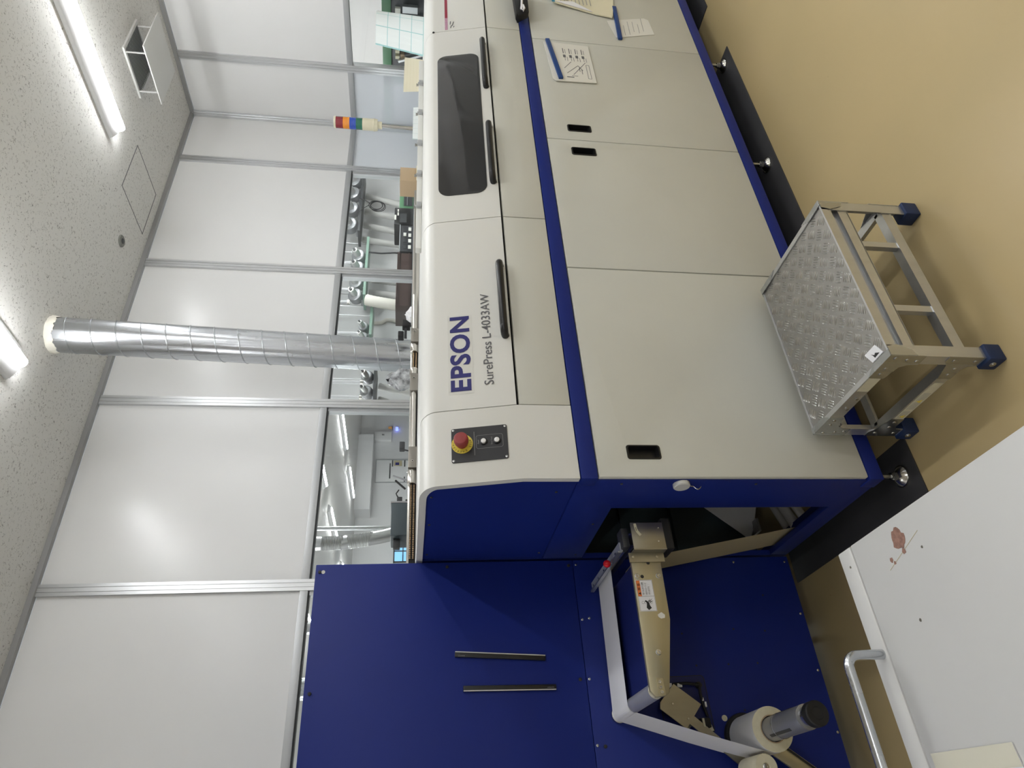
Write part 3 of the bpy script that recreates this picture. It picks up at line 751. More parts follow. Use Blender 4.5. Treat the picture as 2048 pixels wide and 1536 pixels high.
# sheet-metal knob housing at the arm's end
B(.748,.834,1.966,1.97,.797,.904).build('knob_cover', 'steel_brushed', uw, bevel=.001)
B(.744,.748,1.966,2.0,.797,.904).build('knob_cover_flange', 'steel_brushed', uw)
B(.715,.745,1.996,2.0,.80,.915).build('knob_cover_foot', 'steel_brushed', uw)
B(.75,.852,1.975,2.06,.766,.797).build('housing_block', 'black_matt', uw, bevel=.003)
B(.76,.85,2.0,2.06,.797,.86).build('housing_core', 'black_matt', uw)
for x, z in ((.731,.903),(.731,.825)):
    MB().lathe((x,1.996,z),(0,-1,0),[(0,.0045),(.003,.004),(.003,0)],12).build('housing_screw', 'steel', uw, smooth=40)
for x, z in ((.815,.813),(.77,.82)):
    MB().lathe((x,1.966,z),(0,-1,0),[(0,.003),(.002,.0025),(.002,0)],10).build('housing_rivet', 'steel', uw, smooth=40)
pts = []
for i in range(9): a = math.radians(150+60*i/8); pts.append((.872+.058*math.cos(a)+.0, .868+.042*math.sin(a)))
m = MB(); n_ = len(pts)
m.v += [(x-.0-.045,1.9655,z) for x, z in pts]+[(x-.0-.045+.008,1.9655,z) for x, z in pts]; m.f += [(i,i+1,n_+i+1,n_+i) for i in range(n_-1)]
A0 = [(.826,.900),(.822,.890),(.814,.880),(.800,.870),(.790,.866)]
def strip(pts, w_):
    mm = MB(); nn = len(pts)
    for i, p in enumerate(pts):
        a, b = Vector(pts[max(0,i-1)]), Vector(pts[min(nn-1,i+1)]); d = (b-a).normalized(); q = Vector((-d.y,d.x))*w_/2
        mm.v += [(p[0]+q.x,1.9655,p[1]+q.y),(p[0]-q.x,1.9655,p[1]-q.y)]
    mm.f += [(2*i,2*i+1,2*i+3,2*i+2) for i in range(nn-1)]; return mm
flat_build(strip([(.830,.889),(.822,.888),(.812,.887),(.803,.884),(.796,.879),(.791,.875)], .009), 'direction_sticker', 'core_cream', uw)
flat_build(MB().add([(.818,1.965,.8885),(.806,1.965,.8875),(.806,1.965,.8860),(.818,1.965,.8870)],[(0,1,2,3)]), 'sticker_arrow', 'ink_black', uw)
# splice clamp: clear bar with a red ball across the web
clp = MB().beam((.778,2.03,.925), (.772,2.41,.928), .030, .010).build('clamp_bar', 'acrylic_bar', uw)
MB().beam((.762,2.03,.930), (.756,2.41,.933), .006, .012).build('clamp_edge', 'alu', uw)
for i in range(5):
    MB().lathe((.770,2.07+i*.078,.931),(0,0,1),[(0,.004),(.004,.004),(.004,0)],10).build('clamp_screw', 'steel', uw, smooth=40)
MB().sphere((.757,2.125,.950), .0125, 20, 12).build('red_ball_knob', 'red_ball', uw, smooth=80)
MB().cyl((.757,2.125,.932),(.757,2.125,.94),.004,10).build('knob_stem', 'steel', uw, smooth=40)
MB().obox((.800,2.03,.913), (.032,0,.0), (0,.026,0), (0,0,.012)).build('clamp_hinge', 'dark_grey', uw, bevel=.004)
# supply shaft
SX, SZ = .255, .47
MB().lathe((SX,YU,SZ),(0,-1,0),[(0,.075),(.010,.077),(.018,.074),(.018,.0)],36).build('shaft_flange', 'black_matt', uw, smooth=35)
MB().cyl((SX,YU-.01,SZ),(SX,1.995,SZ),.0345,36).build('supply_shaft', 'machine_grey', uw, bevel=.002)
MB().lathe((SX,1.996,SZ),(0,-1,0),[(0,.0345),(.001,.030),(.0,.028),(.012,.026),(.03,.024),(.03,0)],36).build('shaft_nose', 'steel', uw, smooth=35)
MB().lathe((SX,1.966,SZ),(0,-1,0),[(0,.024),(.004,.034),(.026,.034),(.030,.031),(.0285,.017),(.027,.016),(.0265,0)],36).build('shaft_knob', 'black_matt', uw, smooth=30)
m = MB()
for a in (40,160,280):
    a = math.radians(a); m2 = B(-.0045,.0045,2.06,2.19,.032,.0355); 
    mm = MB(); mm.v = [(SX+math.cos(a)*x-math.sin(a)*z, y, SZ+math.sin(a)*x+math.cos(a)*z) for x, y, z in m2.v]; mm.f = m2.f
    mm.build('core_lug', 'dark_grey', uw)
MB().tube([(SX+.0352*math.cos(2*math.pi*i/40),2.155,SZ+.0352*math.sin(2*math.pi*i/40)) for i in range(40)], .0012, 6, True).build('snap_ring', 'steel', uw, smooth=60)
# tension arm and idler
MB().beam((.235,2.385,.415), (.02,2.385,.14), .012, .05, (1,0,-.8)).build('tension_arm', 'gold_alu', uw, bevel=.002)
MB().beam((.262,2.377,.418), (.05,2.377,.15), .004, .006, (1,0,-.8)).build('arm_groove', 'black_matt', uw)
MB().lathe((.155,2.385,.518),(0,-1,0),[(0,.02),(.03,.02),(.035,.036),(.16,.036),(.163,.034),(.163,.012),(.160,.0115),(.160,0)],32).build('idler_roller', 'core_cream', uw, smooth=35)
MB().lathe((.155,2.2255,.518),(0,-1,0),[(0,.0115),(.001,.010),(.003,.007),(.003,.003),(.001,.003),(.001,0)],20).build('idler_bearing', 'steel', uw, smooth=35)

# ---------------------------------------------------------------- the roll of label stock and its web
lr = thing('label_roll', (SX, 2.3, SZ-.066), 'white label roll with its paper web running up over the arm', 'paper roll')
m = MB(); n_ = 56; y0, y1 = 2.22, 2.400
ri, ro = .0375, .065
prof = []
P = []
for y, r in ((y0,ri),(y0,ro),(y1,ro),(y1,ri)): P += [(SX+r*math.cos(2*math.pi*i/n_), y, SZ+r*math.sin(2*math.pi*i/n_)) for i in range(n_)]
m.v = P
for j in range(1,3): m.f += [(j*n_+i, j*n_+(i+1)%n_, ((j+1)%4)*n_+(i+1)%n_, ((j+1)%4)*n_+i) for i in range(n_)]
wr = m.build('wound_paper', 'paper_white', lr, smooth=30)
m = MB(); m.v = P; m.f = [(i,(i+1)%n_,n_+(i+1)%n_,n_+i) for i in range(n_)]
m2 = MB(); m2.add(P[:n_]+[(x,y0-.0004,z) for x,y,z in P[n_:2*n_]], [(i,(i+1)%n_,n_+(i+1)%n_,n_+i) for i in range(n_)])
flat_build(m2, 'roll_face', 'core_cream', lr)
m = MB(); a = [(SX+.0372*math.cos(2*math.pi*i/n_), y0-.004, SZ+.0372*math.sin(2*math.pi*i/n_)) for i in range(n_)]
b = [(SX+.0405*math.cos(2*math.pi*i/n_), y0-.004, SZ+.0405*math.sin(2*math.pi*i/n_)) for i in range(n_)]
a2 = [(x,y1,z) for x,y,z in a]
m.add(a+b, [(i,(i+1)%n_,n_+(i+1)%n_,n_+i) for i in range(n_)]); m.build('core', 'cardboard', lr)
# web path in X-Z: over the guide roller, flat over the table, round the turn roller, down to the roll
wp = [(.93,.13),(.905,.26),(.823,.70),(.8215,.885)]
wp = [(.800+.0212*math.cos(math.radians(a)), .887+.0212*math.sin(math.radians(a))) for a in range(0,91,15)]
flatp = [(.345+.0235*math.cos(math.radians(a)), .897+.0235*math.sin(math.radians(a))) for a in range(88,196,12)]
path = wp+flatp+[(.30,.83),(.25,.68),(.2035,.53),(.191,.48),(.190,.46)]
m = MB(); th = .0007
for x, z in path: m.v += [(x,2.225,z),(x,2.405,z)]
m.f = [(2*i,2*i+1,2*i+3,2*i+2) for i in range(len(path)-1)]
flat_build(m, 'paper_web', 'paper_white', lr)
m = MB(); kp = [(.8225,.80),(.824,.72),(.905,.26),(.925,.15)]
for x, z in kp: m.v += [(x,2.225,z),(x,2.405,z)]
m.f = [(2*i,2*i+1,2*i+3,2*i+2) for i in range(len(kp)-1)]
flat_build(m, 'paper_web_back', 'kraft', lr)

# ---------------------------------------------------------------- magnets on the blue cabinet
def magnet(name, p0, p1, w_, th, y, m_, label, group, stripe=None):
    p0, p1 = Vector((p0[0],y,p0[1])), Vector((p1[0],y,p1[1])); d = (p1-p0).normalized(); n_ = Vector((d.z,0,-d.x))
    t = thing(name, (p0+p1)/2, label, 'magnet', group)
    MB().obox((p0+p1)/2-Vector((0,th/2,0)), (p1-p0)/2, n_*w_/2, Vector((0,th/2,0))).build('bar', m_, t, bevel=.0015)
    if stripe:
        c = n_*stripe*w_*.40-Vector((0,th+.0003,0))
        MB().obox((p0+p1)/2+c, (p1-p0)/2*.995, n_*.0016, Vector((0,.0005,0))).build('silver_stripe', 'alu', t)
    return t, d, n_
t, d, n_ = magnet('magnet_bar', (.557,1.438), (.534,1.128), .018, .010, YU, 'black_plastic', 'black magnet bar on the blue cabinet, silver line along its right edge', 'magnet bars', -1)
t2, d2, n2 = magnet('magnet_bar', (.447,1.412), (.439,1.100), .018, .010, YU, 'black_plastic', 'black magnet bar on the blue cabinet, silver line along its left edge', 'magnet bars', 1)
flat_build(text_mb('KOKUYO', .022, (.5515,YU-.0105,1.405), (0,0,1), (-1,0,0), height=.0035), 'maker_print', 'ink_mid', t)
flat_build(text_mb('KOKUYO', .022, (.437,YU-.0105,1.130), (0,0,-1), (1,0,0), height=.0035), 'maker_print', 'ink_mid', t2)

# papers held to the press front
def sheet(name, pts, m_, label, cat, thick=.0015, y=YP, group=None, curl=None):
    """paper on the door: pts are (x, z, lift) round the outline"""
    t = thing(name, (sum(p[0] for p in pts)/len(pts), y, sum(p[1] for p in pts)/len(pts)), label, cat, group)
    MB().prism([(x,y-.0005-l-thick,z) for x, z, l in pts], (0,thick,0)).build('sheet', m_, t)
    return t
sd = sheet('diagram_sheet', [(3.285,.992,.003),(3.274,.767,.003),(2.957,.765,.003),(2.950,.962,.003),(2.97,.975,.003)], 'paper_doc', 'stapled diagram pages hanging under a slanting blue magnet bar on the press door', 'papers', .004)
magnet('magnet_bar', (3.296,.972), (2.962,.938), .021, .011, YP-.0077, 'bar_blue', 'slanting blue magnet bar holding the diagram pages on the press door', 'magnet bars')
sd2 = MB(); yq = YP-.0108
def ln(x0,z0,x1,z1,w_=.002): sd2.beam((x0,yq+.003,z0),(x1,yq+.003,z1),w_,.0004,(0,1,0))
for i in range(4):
    z = .905-.031*i; sd2.box(3.155,3.178,yq+.0028,yq+.0034,z-.013,z); 
    ln(3.19,z-.004,3.235,z-.004,.004); ln(3.19,z-.014,3.228,z-.014,.002); ln(3.128,z-.008,3.155,z-.008); ln(3.125,z-.02,3.16,z-.02)
for a in ((3.02,.90,3.09,.84),(3.09,.84,3.05,.82),(3.01,.87,3.12,.80),(3.06,.91,3.12,.87),(3.0,.85,3.0,.88),(3.04,.835,3.075,.835),(3.02,.825,3.06,.825)): ln(*a, .0028)
sd2.box(2.985,2.991,yq+.0028,yq+.0034,.87,.905)
for a in ((2.985,.80,3.10,.80),(2.985,.785,3.10,.785),(2.985,.785,2.985,.80),(3.10,.785,3.10,.80)): ln(*a, .002)
sd2.build('printed_diagram', 'ink_grey', sd)
sn = sheet('handwritten_note', [(3.556,.628,.001),(3.62,.412,.001),(3.60,.392,.003),(3.462,.382,.001),(3.395,.60,.001)], 'paper_doc', 'creased handwritten note under a short blue magnet bar low on the press', 'note', .001)
magnet('magnet_bar', (3.698,.566), (3.374,.583), .022, .011, YP-.003, 'bar_blue', 'level blue magnet bar above the creased handwritten note', 'magnet bars')
nl = MB(); yq = YP-.0023
for i, (a, b) in enumerate(((.0,.10),(.0,.13),(.02,.12),(.0,.09),(.01,.14))):
    z = .545-.027*i; x = 3.425+.012*i; nl.beam((x+a,yq-.0006,z),(x+b,yq-.0006,z-.004),.0022,.0004,(0,1,0))
nl.build('handwriting', 'ink_mid', sn)
sb_ = thing('newsprint_bag', (3.78,YP,.72), 'yellowed printed newsprint pages hanging at the photo edge, above the note', 'papers')
MB().prism([(3.67,YP-.018,.905),(3.60,YP-.010,.68),(3.575,YP-.014,.596),(3.60,YP-.012,.588),(3.95,YP-.012,.53),(3.98,YP-.012,.90)], (0,.006,0)).build('sheet', 'cream_paper', sb_)
MB().prism([(3.672,YP-.022,.895),(3.61,YP-.016,.70),(3.67,YP-.028,.80)], (0,.003,0)).build('curled_corner', 'paper_white', sb_)
B(3.665,3.72,YP-.019,YP-.0186,.895,.912).build('photo_corner', 'blue_cyan', sb_)
nb = MB()
for i in range(9): nb.box(3.66+.005*(i % 2), 3.76, YP-.0192, YP-.0188, .70+.02*i, .7035+.02*i)
nb.box(3.70,3.76,YP-.0193,YP-.0189,.82,.86)
nb.build('newsprint', 'ink_mid', sb_)
pb = thing('black_pouch', (3.60,1.72,1.05), 'black pouch with a white strap hung on the blue band', 'pouch')
MB().prism([(3.425,1.745,1.112),(3.418,1.735,1.125),(3.70,1.72,1.135),(3.70,1.70,1.06),(3.45,1.735,1.058)], (0,-.035,0)).build('bag', 'black_matt', pb, bevel=.006)
MB().tube([(3.70,1.675,1.085),(3.56,1.69,1.088),(3.49,1.694,1.093),(3.455,1.694,1.098),(3.44,1.694,1.09),(3.46,1.692,1.083),(3.49,1.692,1.087)], .006, 8).build('strap', 'paper_white', pb, smooth=60)

# round white magnet hook on the blue end
hk = thing('magnet_hook', (XA,1.80,.775), 'round white magnetic hook on the blue end of the press', 'hook')
MB().lathe((XA+.0005,1.80,.778),(-1,0,0),[(0,.026),(.010,.026),(.013,.023),(.0135,0)],30).build('disc', 'white_enamel', hk, smooth=35)
MB().tube([(XA-.006,1.802,.753),(XA-.006,1.803,.742)]+[(XA-.006-.010*math.sin(math.pi*i/10),1.804,.738-.024*i/10) for i in range(11)], .0018, 8).build('wire_hook', 'steel', hk, smooth=60)

# ================================================================ FLOOR PLATES
def fplate(x0,x1,y0,y1,label):
    o = B(x0,x1,y0,y1,.0002,.0055).build('floor_plate', 'steel_plate_dark', origin=((x0+x1)/2,(y0+y1)/2,0), bevel=.001)
    return tag(o, label, 'steel plate', 'steel plates under the machine feet')
fplate(1.92,3.394,1.747,2.02,'long dark steel plate under the press feet, right of the step')
fplate(.83,1.03,1.742,2.60,'dark steel plate under the press foot next to the paper roll')
fplate(3.83,4.55,1.76,2.02,'dark steel plate under the farthest press foot in view')

# ================================================================ THE STEP
sx0, sx1, sy0, sy1, sh = 1.018, 1.628, 1.297, 1.714, .34
st = thing('work_step', ((sx0+sx1)/2,(sy0+sy1)/2,0), 'low aluminium work step with a checker plate top and blue rubber feet', 'step stool')
LW, LT = .036, .0032
for ix, x in ((1,sx0),(-1,sx1)):
    for iy, y in ((1,sy0),(-1,sy1)):
        pl = [(0,0),(LW,0),(LW,LT),(LT,LT),(LT,LW),(0,LW)]
        MB().prism([(x+ix*a, y+iy*b, .028) for a, b in pl], (0,0,sh-.030)).build('leg', 'alu', st)
        # rubber boot
        c = (x+ix*.016, y+iy*.016)
        bo = MB().prism([(c[0]+sx_*.026, c[1]+sy_*.026, 0) for sx_, sy_ in ((-1,-1),(1,-1),(1,1),(-1,1))], (0,0,.052)).build('rubber_foot', 'rubber_blue', st, bevel=.004)
        MB().lathe((x-ix*.0095, c[1], .026), (-ix,0,0), [(0,.0095),(.0015,.009),(.0015,.005),(.0035,.0045),(.0035,0)], 14).build('foot_bolt', 'steel', bo, smooth=35)
# top frame: angle rails on the long and short sides
top = B(sx0+.014, sx1-.014, sy0+.006, sy1-.006, sh-.014, sh-.004).build('tread_plate', 'tread_steel', st)
for y, d_ in ((sy0,1),(sy1,-1)):
    MB().prism([(sx0+.02,y,sh-.030),(sx0+.02,y+d_*.003,sh-.030),(sx0+.02,y+d_*.003,sh-.003),(sx0+.02,y+d_*.006,sh-.003),(sx0+.02,y+d_*.006,sh),(sx0+.02,y,sh)], (sx1-sx0-.04,0,0)).build('top_rail', 'alu', st)
    B(sx0+.02, sx1-.02, min(y+d_*.004,y+d_*.03), max(y+d_*.004,y+d_*.03), sh-.09, sh-.086).build('rail_web', 'alu_matt', st)
    B(sx0+.02, sx1-.02, min(y+d_*.004,y+d_*.007), max(y+d_*.004,y+d_*.007), sh-.088, sh-.056).build('middle_rail', 'alu', st)
    B(sx0+.02, sx1-.02, min(y+d_*.020,y+d_*.023), max(y+d_*.020,y+d_*.023), sh-.086, sh-.016).build('channel_web', 'alu_matt', st)
    B(sx0+.02, sx1-.02, min(y+d_*.007,y+d_*.0195), max(y+d_*.007,y+d_*.0195), sh-.0595, sh-.0565).build('rail_flange', 'alu', st)
    # lower rail: an angle, flat shelf plus upright lip
    MB().prism([(sx0+.02,y+d_*.004,.098),(sx0+.02,y+d_*.007,.098),(sx0+.02,y+d_*.007,.128),(sx0+.02,y+d_*.034,.128),(sx0+.02,y+d_*.034,.131),(sx0+.02,y+d_*.004,.131)], (sx1-sx0-.04,0,0)).build('lower_rail', 'alu', st)
    for x in (1.195,1.452):
        MB().prism([(x-.011,y+d_*.007,.129),(x+.011,y+d_*.007,.129),(x+.011,y+d_*.010,.129),(x-.008,y+d_*.010,.129),(x-.008,y+d_*.024,.129),(x-.011,y+d_*.024,.129)], (0,0,sh-.088-.129)).build('strut', 'alu', st)
for x, d_ in ((sx0,1),(sx1,-1)):
    MB().prism([(x,sy0+.02,sh-.040),(x+d_*.003,sy0+.02,sh-.040),(x+d_*.003,sy0+.02,sh-.003),(x+d_*.016,sy0+.02,sh-.003),(x+d_*.016,sy0+.02,sh+.0005),(x,sy0+.02,sh+.0005)], (0,sy1-sy0-.04,0)).build('side_rail', 'alu', st)
    MB().prism([(x,sy0+.02,.092),(x+d_*.003,sy0+.02,.092),(x+d_*.003,sy0+.02,.127),(x+d_*.030,sy0+.02,.127),(x+d_*.030,sy0+.02,.131),(x,sy0+.02,.131)], (0,sy1-sy0-.04,0)).build('side_lower_rail', 'alu', st)
    for yc, e in ((sy0,1),(sy1,-1)):
        # gusset plates: upper corner and lower leg joint
        g1 = [(yc-e*.0015,sh+.0015),(yc-e*.0015,sh-.105),(yc+e*.037,sh-.105),(yc+e*.040,sh-.075),(yc+e*.052,sh-.055),(yc+e*.105,sh-.045),(yc+e*.105,sh+.0015)]
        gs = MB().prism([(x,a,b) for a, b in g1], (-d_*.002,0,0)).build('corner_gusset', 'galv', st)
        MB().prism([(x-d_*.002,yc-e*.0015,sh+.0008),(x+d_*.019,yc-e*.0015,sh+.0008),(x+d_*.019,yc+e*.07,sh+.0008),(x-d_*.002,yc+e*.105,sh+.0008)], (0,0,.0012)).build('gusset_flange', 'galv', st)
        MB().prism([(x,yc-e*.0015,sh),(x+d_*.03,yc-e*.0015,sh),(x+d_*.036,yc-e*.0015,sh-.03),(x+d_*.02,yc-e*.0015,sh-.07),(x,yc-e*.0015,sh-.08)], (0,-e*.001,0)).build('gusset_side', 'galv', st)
        g2 = [(yc-e*.0015,.165),(yc-e*.0015,.060),(yc+e*.037,.060),(yc+e*.040,.080),(yc+e*.055,.091),(yc+e*.10,.091),(yc+e*.10,.131),(yc+e*.037,.150),(yc+e*.02,.165)]
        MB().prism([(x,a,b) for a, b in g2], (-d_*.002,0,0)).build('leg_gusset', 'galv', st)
        for a, b in ((yc+e*.012,sh-.022),(yc+e*.018,sh-.060),(yc+e*.022,sh-.090),(yc+e*.060,sh-.022),(yc+e*.085,sh-.022),(yc+e*.016,.140),(yc+e*.052,.112),(yc+e*.080,.112),(yc+e*.016,.075)):
            MB().lathe((x-d_*.002,a,b),(-d_,0,0),[(0,.0058),(.0012,.0055),(.0022,.0035),(.0022,0)],12).build('rivet', 'steel', gs, smooth=35)
# bolts and stickers on the near end
for y in (1.505,1.560):
    MB().lathe((sx0,y,sh-.024),(-1,0,0),[(0,.0065),(.005,.006),(.005,.003),(.003,.003),(.003,0)],6).build('hex_bolt', 'steel', st)
MB().prism([(sx0,1.405,sh-.039),(sx0,1.47,sh-.039),(sx0,1.47,sh-.003),(sx0,1.405,sh-.003)], (-.0005,0,0)).build('blank_sticker', 'core_cream', st)
MB().prism([(sx0,1.42,.094),(sx0,1.645,.094),(sx0,1.645,.124),(sx0,1.42,.124)], (-.0005,0,0)).build('warning_sticker', 'core_cream', st)
m = MB()
for y in (1.49,1.54,1.59):
    for i in range(5): m.box(sx0-.0008, sx0-.0005, y-.02, y+.02, .099+.005*i, .1005+.005*i)
m.build('sticker_print', 'ink_mid', st, kind='stuff')
for y in (1.515,1.60): MB().prism([(sx0-.0007,y-.009,.101),(sx0-.0007,y+.009,.101),(sx0-.0007,y,.117)], (-.0002,0,0)).build('sticker_triangle', 'yellow_disc', st)
# checker pattern: little groups of five raised bars, turned by turns
m = MB(); ps = .042
nx, ny = int((sx1-sx0-.05)/ps*1.42)+2, 16
cxm, cym = (sx0+sx1)/2, (sy0+sy1)/2
c45 = math.sqrt(.5); h = .0430
def bar5(cx, cy, ang):
    for i in range(5):
        o_ = (i-2)*.0078; ux, uy = math.cos(ang), math.sin(ang); px_, py_ = -uy*o_, ux*o_
        l, w_ = .0155, .0024; z0 = sh-.0042
        if not (sx0+.024 < cx+px_-abs(ux)*l*0 < sx1-.024 and sy0+.014 < cy+py_ < sy1-.014): continue
        P = []
        for t_, hw in ((-1,0.0003),(-.55,w_),(.55,w_),(1,0.0003)):
            for s_ in (-1,1): P.append((cx+px_+ux*l*t_-uy*hw*s_, cy+py_+uy*l*t_+ux*hw*s_, z0))
        ctr = [(cx+px_+ux*l*t_, cy+py_+uy*l*t_, z0+.0022) for t_ in (-.6,.6)]
        m.add(P+ctr, [(0,8,2),(0,1,8),(1,3,8),(2,8,9,4),(8,3,5,9),(4,9,6),(9,5,7),(6,9,7)])
for i in range(-14, 15):
    for j in range(-14, 15):
        # rows run along the diagonal of the plate as in the photograph
        cx = cxm+(i*h+j*h)*c45; cy = cym+(-i*h+j*h)*c45
        if sx0+.02 < cx < sx1-.02 and sy0+.012 < cy < sy1-.012:
            bar5(cx, cy, math.radians(45) if (i+j) % 2 else math.radians(-45))
m.build('tread_pattern', 'steel', st, kind='stuff', smooth=20)
lb = MB().prism([(1.045,1.318,sh-.0038),(1.082,1.335,sh-.0038),(1.082,1.385,sh-.0038),(1.045,1.368,sh-.0038)], (0,0,.0022)).build('load_sticker', 'paper_white', st)
m = MB().prism([(1.052,1.330,sh-.0015),(1.062,1.345,sh-.0015),(1.058,1.350,sh-.0015),(1.068,1.362,sh-.0015),(1.060,1.356,sh-.0015),(1.050,1.352,sh-.0015)], (0,0,.0004)); m.build('sticker_pictogram', 'ink_black', st)

# ================================================================ THE CART
ct = thing('white_cart', (.0,.75,0), 'white enamelled cart top with rust marks and a grey loop handle', 'cart')
CZ = .75
MB().prism([(.443,1.212,CZ),(.443,.15,CZ),(-.55,.10,CZ),(-.55,1.158,CZ)], (0,0,-.02))
B(-.62,.443,.30,1.169,CZ-.022,CZ).build('top_plate', 'white_enamel', ct, bevel=.002)
B(-.62,.443,1.1725,1.216,CZ-.022,CZ).build('edge_strip', 'white_enamel', ct, bevel=.003)
B(-.60,.425,.32,1.20,.13,CZ-.022).build('body', 'white_enamel', ct, bevel=.004)
cw = proto_mesh(MB().lathe((0,-.016,.05),(0,1,0),[(0,.05),(.032,.05)],24).box(-.01,.01,-.022,.022,.05,.13), 'caster', 'dark_grey')
for x, y in ((-.52,.42),(.35,.42),(-.52,1.10),(.35,1.10)): piece('caster', cw, ct, (x,y,0))
hx1, hx0, hy, hz, hr = .246, -.12, 1.187, .073, .0088
pth = [(hx1,hy,CZ-.004)]
for i in range(8):
    a = math.radians(90*i/7); pth.append((hx1-.022*(1-math.cos(a)), hy, CZ+hz-.022+.022*math.sin(a)))
for i in range(8):
    a = math.radians(90-90*i/7); pth.append((hx0+.022*(1-math.cos(a)), hy, CZ+hz-.022+.022*math.sin(a)))
pth.append((hx0,hy,CZ-.004))
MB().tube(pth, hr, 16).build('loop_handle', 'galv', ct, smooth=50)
def blob(cx, cy, r, n_=22, seed=1, z=CZ):
    rd = random.Random(seed); ph = [rd.uniform(0,6.28) for _ in range(4)]
    return [(cx+r*(1+.07*math.sin(3*a+ph[0])+.08*math.sin(5*a+ph[1])+.07*math.sin(9*a+ph[2]))*math.cos(a), cy+r*.9*(1+.07*math.sin(3*a+ph[0])+.08*math.sin(5*a+ph[1])+.07*math.sin(9*a+ph[2]))*math.sin(a), z) for a in [2*math.pi*i/n_ for i in range(n_)]]
for cx, cy, r, sd_ in ((.405,1.036,.0185,3),(.3815,1.034,.005,4),(.379,1.072,.0045,6),(.372,1.066,.003,7)):
    MB().prism(blob(cx,cy,r,22,sd_), (0,0,.0005)).build('rust_mark', 'rust', ct)
MB().beam((.365,1.085,CZ+.0002), (.399,.985,CZ+.0002), .0009, .0005).build('scratch', 'kraft', ct)
for cx, cy, r, sd_ in ((.271,1.06,.003,9),(.372,.99,.0025,10),(.408,1.19,.0025,11),(.30,.80,.003,12)):
    MB().prism(blob(cx,cy,r,10,sd_), (0,0,.0004)).build('dirt_speck', 'dirt', ct)
cs = thing('taped_sheet', (.03,1.06,CZ), 'white sheet under clear tape lying on the white cart', 'sheet')
MB().prism([(.083,1.152,CZ+.0004),(.078,.976,CZ+.0004),(-.22,.96,CZ+.0004),(-.215,1.14,CZ+.0004)], (0,0,.0012)).build('sheet', 'paper_white', cs)
MB().prism([(.0835,1.153,CZ+.0018),(.0785,.975,CZ+.0018),(.048,.974,CZ+.0018),(.053,1.152,CZ+.0018)], (0,0,.0006)).build('tape', 'tape_clear', cs)

# ================================================================ ON TOP OF THE PRESS
TZ = 1.5722
tw = thing('signal_tower', (3.70,2.60,TZ), 'signal tower with red, amber, blue and green lenses on a steel pole', 'signal light')
tx, ty = 3.712, 2.60
MB().cyl((3.70,2.60,TZ),(tx,ty,1.83),.0115,18).build('pole', 'nickel', tw, smooth=40)
MB().lathe((tx,ty,1.815),(0,0,1),[(0,.022),(.025,.022),(.026,.034),(.042,.0365),(.044,.0375),(.05,.0375),(.052,.0355),(.116,.0355)],32).build('base', 'cream_plastic', tw, smooth=30)
z = 1.931
for nm, h_ in (('lens_green',.0385),('lens_blue',.0385),('lens_amber',.0385),('lens_red',.043)):
    pf = [(0,.0345)]
    for i in range(5): pf += [(h_*(i+.15)/5,.0345),(h_*(i+.5)/5,.0355),(h_*(i+.85)/5,.0345)]
    pf += [(h_,.0345)]
    MB().lathe((tx,ty,z),(0,0,1),pf,32).build('lens', nm, tw, smooth=30, label={'lens_green':'green lens','lens_blue':'blue lens','lens_amber':'amber lens','lens_red':'red lens'}[nm]); z += h_
MB().lathe((tx,ty,z),(0,0,1),[(0,.0355),(.008,.0355),(.012,.032),(.013,0)],32).build('cap', 'cream_plastic', tw, smooth=30)

def curved_sheet(name, xs, y0, bow, z0, z1, m_, label, cat, lean=0):
    """a standing, slightly bowed sheet with real UVs for its printed rulings"""
    t = None; n_ = 12; vs, fs, uvs = [], [], []
    for i in range(n_+1):
        f = i/n_; x0, x1 = xs[0]; X0, X1 = xs[1]
        yb = y0+bow*math.sin(math.pi*f)
        vs += [(x0+(x1-x0)*f, yb, z0), (X0+(X1-X0)*f, yb+lean, z1)]
    for off in (0,.004):
        pass
    nv = len(vs); vs2 = vs+[(x,y+.004,z) for x,y,z in vs]
    for i in range(n_): fs.append((2*i,2*i+2,2*i+3,2*i+1)); fs.append((nv+2*i+1,nv+2*i+3,nv+2*i+2,nv+2*i))
    for i in range(n_): fs += [(2*i+1,2*i+3,nv+2*i+3,nv+2*i+1),(2*i+2,2*i,nv+2*i,nv+2*i+2)]
    fs += [(0,1,nv+1,nv),(2*n_+1,2*n_,nv+2*n_,nv+2*n_+1)]
    org = Vector(((xs[0][0]+xs[0][1])/2, y0, z0)); me = bpy.data.meshes.new(name)
    me.from_pydata([tuple(Vector(p)-org) for p in vs2], [], fs); me.materials.append(MATS[m_])
    ul = me.uv_layers.new(name='UVMap')
    for lp in me.loops:
        vi = lp.vertex_index % nv; ul.data[lp.index].uv = ((vi//2)/n_, vi % 2)
    o = bpy.data.objects.new(name, me); COL.objects.link(o); o.location = org; return tag(o, label, cat)
curved_sheet('grid_liner_roll', ((4.18,4.63),(4.25,4.61)), 2.40, -.10, TZ, 1.872, 'grid_sheet', 'bowed pale sheet with a light blue grid standing on the press', 'sheet', -.01)
curved_sheet('cream_liner_sheet', ((3.765,4.10),(3.745,4.11)), 2.38, -.012, TZ, 1.686, 'ruled_sheet', 'cream ruled sheet standing on the press beside the grid sheet', 'sheet')
curved_sheet('white_liner_sheet', ((3.16,3.45),(3.16,3.44)), 2.28, -.02, TZ, 1.624, 'ruled_white', 'low white ruled sheet standing behind the hinge clips of the press', 'sheet')
cb = thing('cardboard_box', (3.34,2.71,TZ), 'small brown cardboard box standing on the press top', 'box')
B(3.285,3.405,2.66,2.78,TZ,1.695).build('carton', 'cardboard', cb, bevel=.001)
B(3.29,3.41,2.645,2.657,TZ,1.60).build('liner', 'cream_paper', cb)
